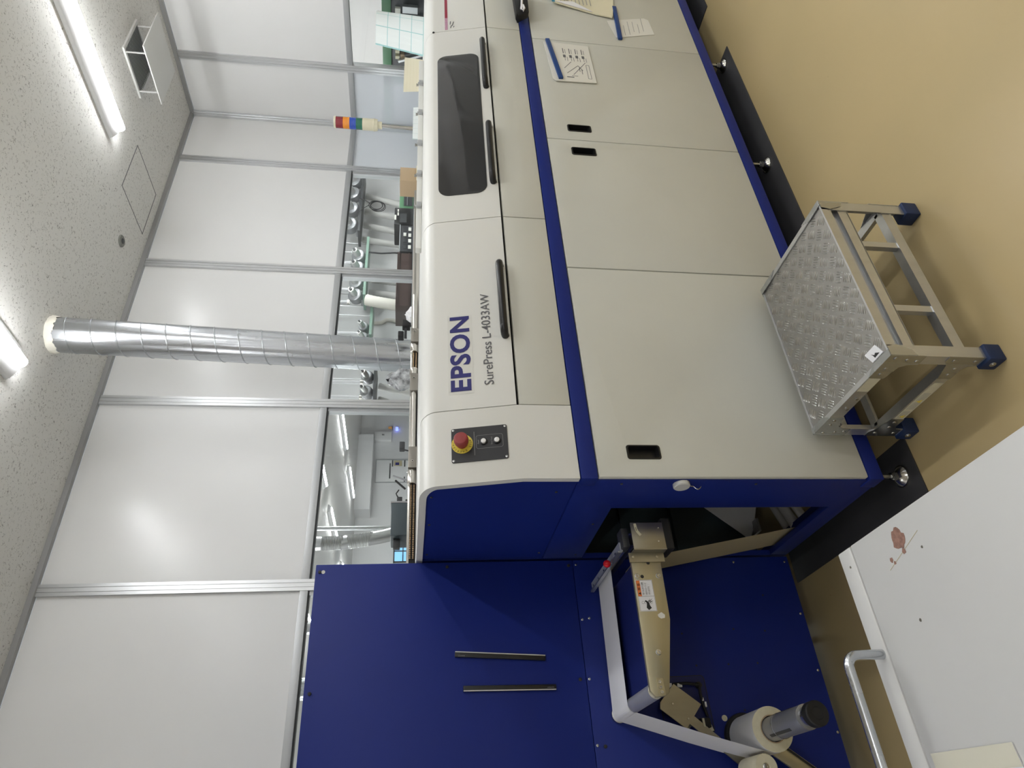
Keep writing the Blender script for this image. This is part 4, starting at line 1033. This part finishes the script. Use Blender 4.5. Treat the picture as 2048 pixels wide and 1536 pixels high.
bx = thing('control_box', (1.30,3.08,TZ), 'dark slate control box with cable plugs on the press top', 'control box')
B(1.222,1.384,3.0,3.16,TZ+.002,1.684).build('housing', 'slate', bx, bevel=.004)
B(1.384,1.392,3.0,3.16,TZ,1.687).build('side_plate', 'machine_grey', bx)
B(1.392,1.425,3.02,3.07,1.635,1.66).build('plug', 'dark_grey', bx, bevel=.003)
B(1.392,1.412,3.02,3.07,1.595,1.62).build('plug', 'dark_grey', bx, bevel=.003)
B(1.180,1.222,3.04,3.08,1.64,1.672).build('plug', 'dark_grey', bx, bevel=.003)
MB().tube([(1.425,3.045,1.648),(1.44,3.045,1.66),(1.452,3.045,1.665),(1.47,3.04,1.652)], .003, 6).build('cable', 'wire_dark', bx, smooth=60)
t = MB()
pbag = thing('clear_bag', (2.235,3.2,TZ), 'crumpled clear plastic bag lying beside the spiral duct', 'plastic bag')
rd = random.Random(4); m = MB(); n_, q = 14, 9; c = Vector((2.232,3.2,1.655)); P = []
for j in range(q+1):
    tt = math.pi*j/q
    for i in range(n_):
        a = 2*math.pi*i/n_; r = 1+rd.uniform(-.16,.16)
        P.append(c+Vector((.062*r*math.sin(tt)*math.cos(a), .06*r*math.sin(tt)*math.sin(a), -.082*math.cos(tt)*r)))
m.v = [tuple((p.x,p.y,max(p.z,TZ+.001))) for p in P]; m.f = [(j*n_+i,j*n_+(i+1)%n_,(j+1)*n_+(i+1)%n_,(j+1)*n_+i) for j in range(q) for i in range(n_)]
m.build('film', 'clear_bag', pbag)
wbag = MB(); rd = random.Random(9); P = []
for j in range(6):
    tt = math.pi*j/5
    for i in range(10):
        a = 2*math.pi*i/10; r = 1+rd.uniform(-.2,.2); P.append((2.545+.05*r*math.sin(tt)*math.cos(a), 3.0+.05*r*math.sin(tt)*math.sin(a), max(TZ+.0005, 1.605-.04*r*math.cos(tt))))
wbag.v = P; wbag.f = [(j*10+i,j*10+(i+1)%10,(j+1)*10+(i+1)%10,(j+1)*10+i) for j in range(5) for i in range(10)]
tag(wbag.build('white_cloth', 'paper_white', origin=(2.545,3.0,TZ)), 'crumpled white cloth on the press top, right of the duct', 'cloth')

vb = thing('sensor_bracket', (2.55,3.1,TZ), 'black sensor bracket on the press top, between duct and white cloth', 'bracket')
B(2.53,2.575,3.08,3.13,1.617,1.662).build('sensor_block', 'black_matt', vb, bevel=.004)
B(2.545,2.557,3.10,3.112,TZ,1.62).build('stem', 'dark_grey', vb)
B(2.46,2.535,3.10,3.115,1.635,1.65).build('cross_arm', 'dark_grey', vb)
B(2.455,2.49,3.08,3.13,1.652,1.685).build('switch_block', 'black_matt', vb, bevel=.004)
lv = thing('black_lever', (1.53,3.1,TZ), 'thin black lever on a grey post beside the slate control box', 'lever')
MB().cyl((1.535,3.1,TZ),(1.575,3.1,1.685),.005,10).build('post', 'machine_grey', lv, smooth=40)
MB().beam((1.545,3.09,1.672),(1.498,3.09,1.622),.008,.008).build('handle', 'black_matt', lv)
sh_ = thing('proximity_sensor', (1.735,3.1,TZ), 'small dark sensor head on a thin stem above the guide rail', 'sensor')
MB().cyl((1.71,3.1,TZ),(1.725,3.1,1.64),.004,10).build('stem', 'dark_grey', sh_, smooth=40)
B(1.722,1.762,3.08,3.12,1.63,1.657).build('head', 'dark_grey', sh_, bevel=.003)

# ================================================================ THE HALL BEHIND THE GLASS
HC = 2.7
struct('ceiling_hall', MB().box(-4.2,12.2,YW+.06,13.4,HC,HC+.08), 'hall_ceiling')
struct('ceiling_side_hall', MB().box(XE+.06,12.2,-4.2,YW+.06,HC,HC+.08), 'hall_ceiling')
struct('wall_hall_far', B(-4.2,12.2,13.3,13.4,0,HC), 'hall_wall')
struct('wall_hall_left', B(-4.3,-4.2,-4.2,13.4,0,HC), 'hall_wall')
struct('wall_hall_side', B(8.5,8.6,-4.2,6.6,0,HC), 'pinkish_wall')
struct('wall_hall_near', B(XE+.06,12.2,-4.3,-4.2,0,HC), 'hall_wall')
wp_ = struct('wall_hall_partition', B(4.27,8.6,6.6,6.68,0,HC), 'hall_wall')
for x in (5.0,5.9,6.8,7.7): B(x-.003,x+.003,6.597,6.6,0,HC).build('panel_joint', 'ink_mid', wp_)
struct('wall_hall_right', B(12.2,12.3,6.6,13.4,0,HC), 'hall_wall')
spots = [(5.72,9.05),(5.72,10.945),(3.98,6.9),(3.98,8.80),(3.98,10.95),(2.2,5.0),(2.2,6.9),(2.2,8.8),(.4,5.0),(.4,7.0),(.4,9.2),(-1.6,5.0),(-1.6,8.0),(6.6,4.4),(7.0,.6),(7.0,2.3),(7.0,-1.8),(5.0,4.4),(5.8,4.5),(7.3,4.5)]  # positions missing from names are unseen lamps added to brighten the hall
names = {(5.72,9.05):'hall LED light seen through the glass, right beside the widest post',(5.72,10.945):'hall LED light seen through the glass, above the boxed-out beam',(3.98,6.9):'hall LED light just under the transom, half hidden by it',(3.98,8.80):'hall LED light crossed by the thin steel pole'}
far_n = 0
for x, y in spots:
    nm = names.get((x,y))
    if not nm:
        far_n += 1; nm = 'unseen hall LED ceiling light, added only to light the hall'
    ceiling_light(x, y, y+1.2, HC, nm, 'led_hall', 'hall LED lights', .12)
# far wall fittings
B(5.79,7.52,12.85,13.3,2.39,HC).build('beam_box', 'hall_wall', bpy.data.objects['wall_hall_far'])
wbd = thing('whiteboard', (6.86,13.29,1.6), 'framed whiteboard on the far hall wall with small posters', 'whiteboard')
B(6.59,7.13,13.27,13.3,1.2,2.33).build('board', 'panel_white', wbd, bevel=.01)
for a in ((6.585,7.135,2.322,2.34),(6.585,6.60,1.2,2.33),(7.12,7.135,1.2,2.33)): B(a[0],a[1],13.262,13.28,a[2],a[3]).build('frame', 'alu_matt', wbd)
for x, z, w_, h_ in ((7.04,1.98,.15,.006),(6.86,2.03,.36,.006),(7.04,1.72,.15,.006),(6.66,1.72,.12,.006)): B(x-w_/2,x+w_/2,13.26,13.27,z-.012,z+.012).build('ruler_magnet', 'dark_grey', wbd)
B(6.98,7.11,13.262,13.27,1.78,1.95).build('poster', 'kraft', wbd)
B(7.0,7.06,13.258,13.262,1.84,1.92).build('poster_picture', 'ink_blue', wbd)
eb = thing('switch_box', (7.69,13.25,2.02), 'white electrical box on the far hall wall', 'electrical box')
B(7.58,7.80,13.2,13.3,2.02,2.40).build('case', 'panel_white', eb, bevel=.01)
for z in (2.22,2.19): B(7.70,7.72,13.18,13.2,z-.008,z+.008).build('latch', 'ink_black', eb)
be = thing('warning_beacon', (7.9,13.2,1.88), 'small orange and blue warning lamps on the far hall wall', 'beacon')
MB().lathe((7.91,13.22,2.02),(0,0,1),[(0,.03),(.06,.03),(.08,.02)],16).build('orange_lamp', 'beacon_orange', be, smooth=40)
B(7.885,7.935,13.2,13.3,2.005,2.02).build('bracket', 'dark_grey', be)
B(7.88,7.93,13.22,13.3,1.885,1.935).build('blue_lamp', 'beacon_blue', be)
wn = tag(B(4.85,5.29,13.28,13.3,.9,1.89).build('window_1', 'sky_pane'), kind='structure')
for a in ((4.83,5.31,1.875,1.90),(4.83,4.86,.9,1.9),(5.28,5.31,.9,1.9),(5.06,5.08,.9,1.9),(4.85,5.29,1.70,1.72)): B(a[0],a[1],13.265,13.285,a[2],a[3]).build('window_frame', 'dark_grey', wn)
# pole, foil hose and ducts near the glass
t = thing('steel_pole', (2.18,5.2,0), 'thin steel pole standing behind the glass, left of the widest post', 'pole')
MB().cyl((2.18,5.2,0),(2.18,5.2,HC),.018,14).build('shaft', 'alu', t, smooth=40)
MB().cyl((2.18,5.2,0),(2.18,5.2,.01),.05,20).build('foot', 'alu', t, smooth=40)
def corrugated(name, pts, r, m_, label, cat, step=.012, n=14, amp=.07, group=None):
    P = [Vector(p) for p in pts]; out = []
    # Catmull-Rom through the points, resampled
    ext = [2*P[0]-P[1]]+P+[2*P[-1]-P[-2]]
    for i in range(1, len(ext)-2):
        a, b, c, d = ext[i-1:i+3]; k = max(3, int((c-b).length/step))
        for j in range(k):
            t = j/k; out.append(.5*((2*b)+(c-a)*t+(2*a-5*b+4*c-d)*t*t+(3*b-a-3*c+d)*t**3))
    out.append(P[-1]); rr = [r*(1+amp*(1 if i % 2 else -1)) for i in range(len(out))]
    o = MB().tube(out, rr, n).build(name, m_, smooth=60, origin=P[-1])
    return tag(o, label, cat, group)
corrugated('foil_hose', [(1.975,5.0,HC),(1.978,5.0,2.31),(1.988,5.0,2.05),(2.05,5.0,1.72),(2.2,5.0,1.3),(2.3,5.0,.8)], .052, 'hose_foil', 'silver foil hose bending down behind the glass beside the blue cabinet', 'hose', .006, 14, .035)
corrugated('foil_hose', [(1.362,5.0,HC),(1.362,5.0,2.2),(1.37,5.0,1.7),(1.4,5.0,1.0)], .042, 'hose_foil', 'narrow silver hose showing above the blue cabinet edge', 'hose', .006, 14, .035)
t = thing('round_duct', (.967,5.0,0), 'wide shiny duct showing in the gap above the blue cabinet', 'duct')
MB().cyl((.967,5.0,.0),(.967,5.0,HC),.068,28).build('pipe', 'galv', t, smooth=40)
for z in (.6,1.3,2.0): MB().cyl((.967,5.0,z),(.967,5.0,z+.02),.071,28).build('band', 'galv_seam', t, smooth=40)

# blowers on wall shelves
def shelf(x0, x1, z, m_, label, th=.03):
    t = thing('wall_shelf', ((x0+x1)/2,6.3,z-th), label, 'shelf', 'wall shelves under the blowers')
    B(x0,x1,6.08,6.36,z-th,z).build('board', m_, t)
    for x in (x0+.03,x1-.03): MB().cyl((x,6.33,z-.002),(x,6.33,HC),.006,8).build('hanger_rod', 'alu', t, smooth=50)
    return t
shelf(6.50,7.72,2.315,'dark_grey','dark grey wall shelf carrying the four largest blowers')
shelf(5.44,6.40,2.19,'green_glass','pale green wall shelf carrying the middle blowers')
shelf(4.85,5.36,2.09,'green_glass','lower pale green wall shelf carrying two blowers beside the duct')
shelf(4.06,4.44,2.008,'dark_grey','short dark wall shelf left of the duct')
def blower(x, z, r, label, y=6.22, up=True):
    t = thing('blower', (x,y,z-r), label, 'blower', 'blowers on the hall shelves')
    ax = Vector((-.12,-.9,.32)).normalized(); c = Vector((x,y,z))
    MB().lathe(c+ax*(-.06),ax,[(0,r*.72),(.01,r*.95),(.03,r),(.085,r),(.105,r*.93),(.112,r*.8),(.112,r*.45)],24).build('scroll_case', 'machine_grey', t, smooth=35)
    MB().lathe(c+ax*.05,ax,[(0,r*.48),(.08,r*.46),(.10,r*.36),(.102,0)],20).build('motor', 'satin_steel', t, smooth=35)
    MB().lathe(c+ax*.152,ax,[(0,r*.2),(.014,r*.2),(.014,0)],14).build('shaft_cap', 'dark_grey', t, smooth=35)
    B(x-r*.7,x+r*.7,y+.0,y+.12,z-r*1.02,z-r*.7).build('mount', 'machine_grey', t)
    if up:
        MB().cyl((x+.02,y+.13,z),(x+.02,y+.13,HC),.022,12).build('riser_pipe', 'paper_white', t, smooth=40)
        MB().cyl((x+.02,y+.13,z+r*.9),(x+.02,y+.13,z+r*.9+.03),.032,14).build('pipe_collar', 'nickel', t, smooth=40)
rr_ = .105
for x, nm in ((7.58,'nearest the frosted pane'),(7.32,'second from the frosted pane'),(7.03,'third, beside the black cable coil'),(6.73,'at the left end')):
    blower(x, 2.315+rr_*1.02, rr_, 'grey blower on the dark grey wall shelf, '+nm)
for x, nm in ((6.18,'at its right end'),(5.98,'right of the post'),(5.73,'left of the post'),(5.53,'at its left end')):
    blower(x, 2.19+.088*1.02, .088, 'grey blower on the pale green wall shelf, '+nm)
for x, nm in ((5.05,'farther from the duct'),(4.90,'nearer the duct')): blower(x, 2.09+.06*1.02, .06, 'small blower on the lower green shelf, '+nm)
for x, nm in ((4.36,'nearer the duct'),(4.16,'farther from the duct')): blower(x, 2.008+.068*1.02, .068, 'small blower on the short dark shelf, '+nm)
hi = 0
for x, x2, z, nm in ((7.55,7.45,2.28,'rightmost under the dark grey shelf'),(7.24,7.18,2.28,'second under the dark grey shelf'),(6.97,6.90,2.28,'third under the dark grey shelf'),(6.70,6.66,2.28,'leftmost under the dark grey shelf'),(6.0,5.98,2.155,'under the pale green shelf, right of the post'),(5.78,5.76,2.155,'under the pale green shelf, left of the post'),(4.38,4.30,1.97,'right one under the short dark shelf'),(4.20,4.05,1.97,'left one under the short dark shelf')):
    corrugated('corrugated_hose', [(x,6.42,z),(x+(x2-x)*.5,6.44,z-.25),(x2,6.46,z-.55),(x2-.03,6.47,z-1.0)], .042, 'hose_grey', 'grey corrugated hose hanging '+nm, 'hose', .016, 12, .06, 'hoses under the hall shelves')
corrugated('ribbed_hose', [(5.28,5.99,2.14),(5.24,5.98,2.0),(5.19,5.97,1.75),(5.15,5.97,1.5),(5.13,5.97,1.0)], .065, 'hose_beige', 'thick beige hose hanging beside the brown crates', 'hose', .02, 14, .03)
t = tag(MB().tube([(5.42,6.575,2.09),(5.43,6.575,1.99),(5.48,6.575,1.93),(5.48,6.575,1.86),(5.45,6.575,1.78),(5.44,6.575,.0)], .022, 10).build('bent_pipe', 'hose_beige', smooth=60, origin=(5.44,6.575,0)), 'cream bent pipe on the hall wall behind the green shelf', 'pipe')
m = MB(); 
for k_, (dx, dz, r) in enumerate(((0,0,.085),(.012,-.012,.078),(-.008,-.03,.095),(.01,-.02,.09))):
    m.tube([(6.95+dx+r*math.cos(2*math.pi*i/28), 6.05+.006*k_, 2.11+dz+r*math.sin(2*math.pi*i/28)) for i in range(28)], .005, 6, True)
m.tube([(6.95,6.05,2.19),(6.90,6.065,2.26),(6.84,6.07,2.318),(6.80,6.10,2.32)], .005, 6)
m.tube([(6.98,6.05,2.18),(7.05,6.065,2.25),(7.10,6.07,2.318),(7.12,6.10,2.32)], .005, 6)
tag(m.build('cable_coil', 'wire_dark', smooth=60, origin=(6.95,6.03,2.0)), 'black cable coiled under the dark grey wall shelf', 'cable')
tag(MB().tube([(6.1,6.05,2.155),(6.09,6.05,2.0),(6.10,6.04,1.85),(6.09,6.04,1.5)], .010, 8).build('drop_cable', 'wire_dark', smooth=60, origin=(6.09,6.04,1.5)), 'thin black cable hanging from the pale green shelf', 'cable')

# the rack with crates
rk = thing('storage_rack', (5.6,5.7,0), 'tall storage rack behind the glass, its top just above the press', 'rack')
for z in (.3,.95,1.625): B(4.72,6.75,5.42,5.88,z-.03,z).build('shelf', 'machine_grey', rk)
for x in (4.74,5.7,6.73):
    for y in (5.44,5.86): B(x-.02,x+.02,y-.02,y+.02,0,1.60).build('upright', 'machine_grey', rk)
def crate(x0, x1, z1, label):
    t = thing('brown_crate', ((x0+x1)/2,5.66,1.6255), label, 'crate', 'brown crates on the rack')
    m = MB(); z0 = 1.6255
    m.box(x0,x1,5.50,5.51,z0,z1).box(x0,x1,5.83,5.84,z0,z1).box(x0,x0+.01,5.51,5.83,z0,z1).box(x1-.01,x1,5.51,5.83,z0,z1).box(x0,x1,5.50,5.84,z0,z0+.008)
    m.build('tub', 'brown_crate', t)
    for z in (z0+.035,z1-.022): B(x0-.005,x1+.005,5.492,5.50,z-.006,z+.006).build('rib', 'brown_crate', t)
    B(x0-.006,x1+.006,5.488,5.50,z1-.012,z1).build('rim', 'brown_crate', t)
crate(4.785,5.155,1.79,'brown plastic crate on the rack, left of the post')
crate(5.20,5.555,1.788,'brown plastic crate on the rack, right of the post')
bc = thing('parts_cabinet', (5.80,5.66,1.6255), 'small black parts cabinet with pale drawer labels on the rack', 'cabinet')
B(5.59,6.01,5.505,5.84,1.6255,1.765).build('case', 'panel_black', bc, bevel=.003)
B(5.585,6.015,5.50,5.85,1.765,1.776).build('lid', 'alu_matt', bc)
for x, z in ((5.95,1.66),(5.86,1.715),(5.85,1.66),(5.76,1.66),(5.66,1.66),(5.76,1.715),(5.66,1.715)):
    B(x-.026,x+.026,5.50,5.506,z-.016,z+.016).build('drawer_label', 'paper_doc' if z < 1.7 or x > 5.8 else 'dark_grey', bc)
bp_ = thing('black_printer', (6.16,5.66,1.6255), 'black desktop printer on the rack with white stickers', 'printer')
B(6.02,6.305,5.50,5.84,1.6255,1.842).build('case', 'black_plastic', bp_, bevel=.012)
B(6.05,6.20,5.497,5.50,1.70,1.78).build('front_tray', 'dark_grey', bp_)
for x, z, w_, h_ in ((6.13,1.83,.08,.02),(6.19,1.80,.05,.016),(6.25,1.80,.04,.016)): B(x-w_/2,x+w_/2,5.496,5.499,z-h_/2,z+h_/2).build('sticker', 'paper_doc', bp_)
gc = thing('green_cabinet', (6.53,5.66,1.6255), 'dark green framed case on the rack beside the black printer', 'case')
B(6.32,6.73,5.52,5.84,1.6255,1.79).build('case', 'green_frame', gc, bevel=.004)
B(6.36,6.70,5.512,5.522,1.64,1.74).build('dark_door', 'panel_black', gc)
for z in (1.70,): B(6.36,6.70,5.506,5.513,z-.004,z+.004).build('door_bar', 'machine_grey', gc)

# side hall, seen through the end wall
gm = thing('green_machine', (6.95,3.3,0), 'dark machine with a green top band behind the end wall glass', 'machine')
B(6.62,7.5,2.5,4.0,.05,1.87).build('body', 'panel_black', gm, bevel=.01)
B(6.60,7.5,2.48,4.0,1.87,1.955).build('top_band', 'green_frame', gm, bevel=.004)
B(6.55,6.60,3.30,3.36,1.62,1.76).build('bracket', 'alu', gm)
for y, z0, z1 in ((3.42,1.60,1.80),(3.75,1.60,1.80)): MB().beam((6.56,y,1.56),(6.56,y+.09,1.80),.02,.05,(1,0,0)).build('rail', 'alu', gm)
B(6.585,6.62,3.34,3.50,1.78,1.83).build('sign', 'paper_doc', gm)
for y in (3.74,3.80): B(6.57,6.62,y,y+.03,1.79,1.83).build('bottle', 'core_cream', gm)
for y in (3.78,): B(6.57,6.62,y,y+.04,1.74,1.78).build('bottle', 'cardboard', gm)
gg = thing('grey_machine', (6.95,4.5,0), 'grey machine with a green frame behind the filmed end pane', 'machine')
B(6.64,7.5,4.02,5.0,.05,1.86).build('body', 'machine_grey', gg, bevel=.01)
for a in ((4.02,4.12,.05,1.95),(4.62,4.7,.05,1.95),(4.02,4.7,1.87,1.95)): B(6.6,6.66,a[0],a[1],a[2],a[3]).build('frame', 'green_glass', gg)
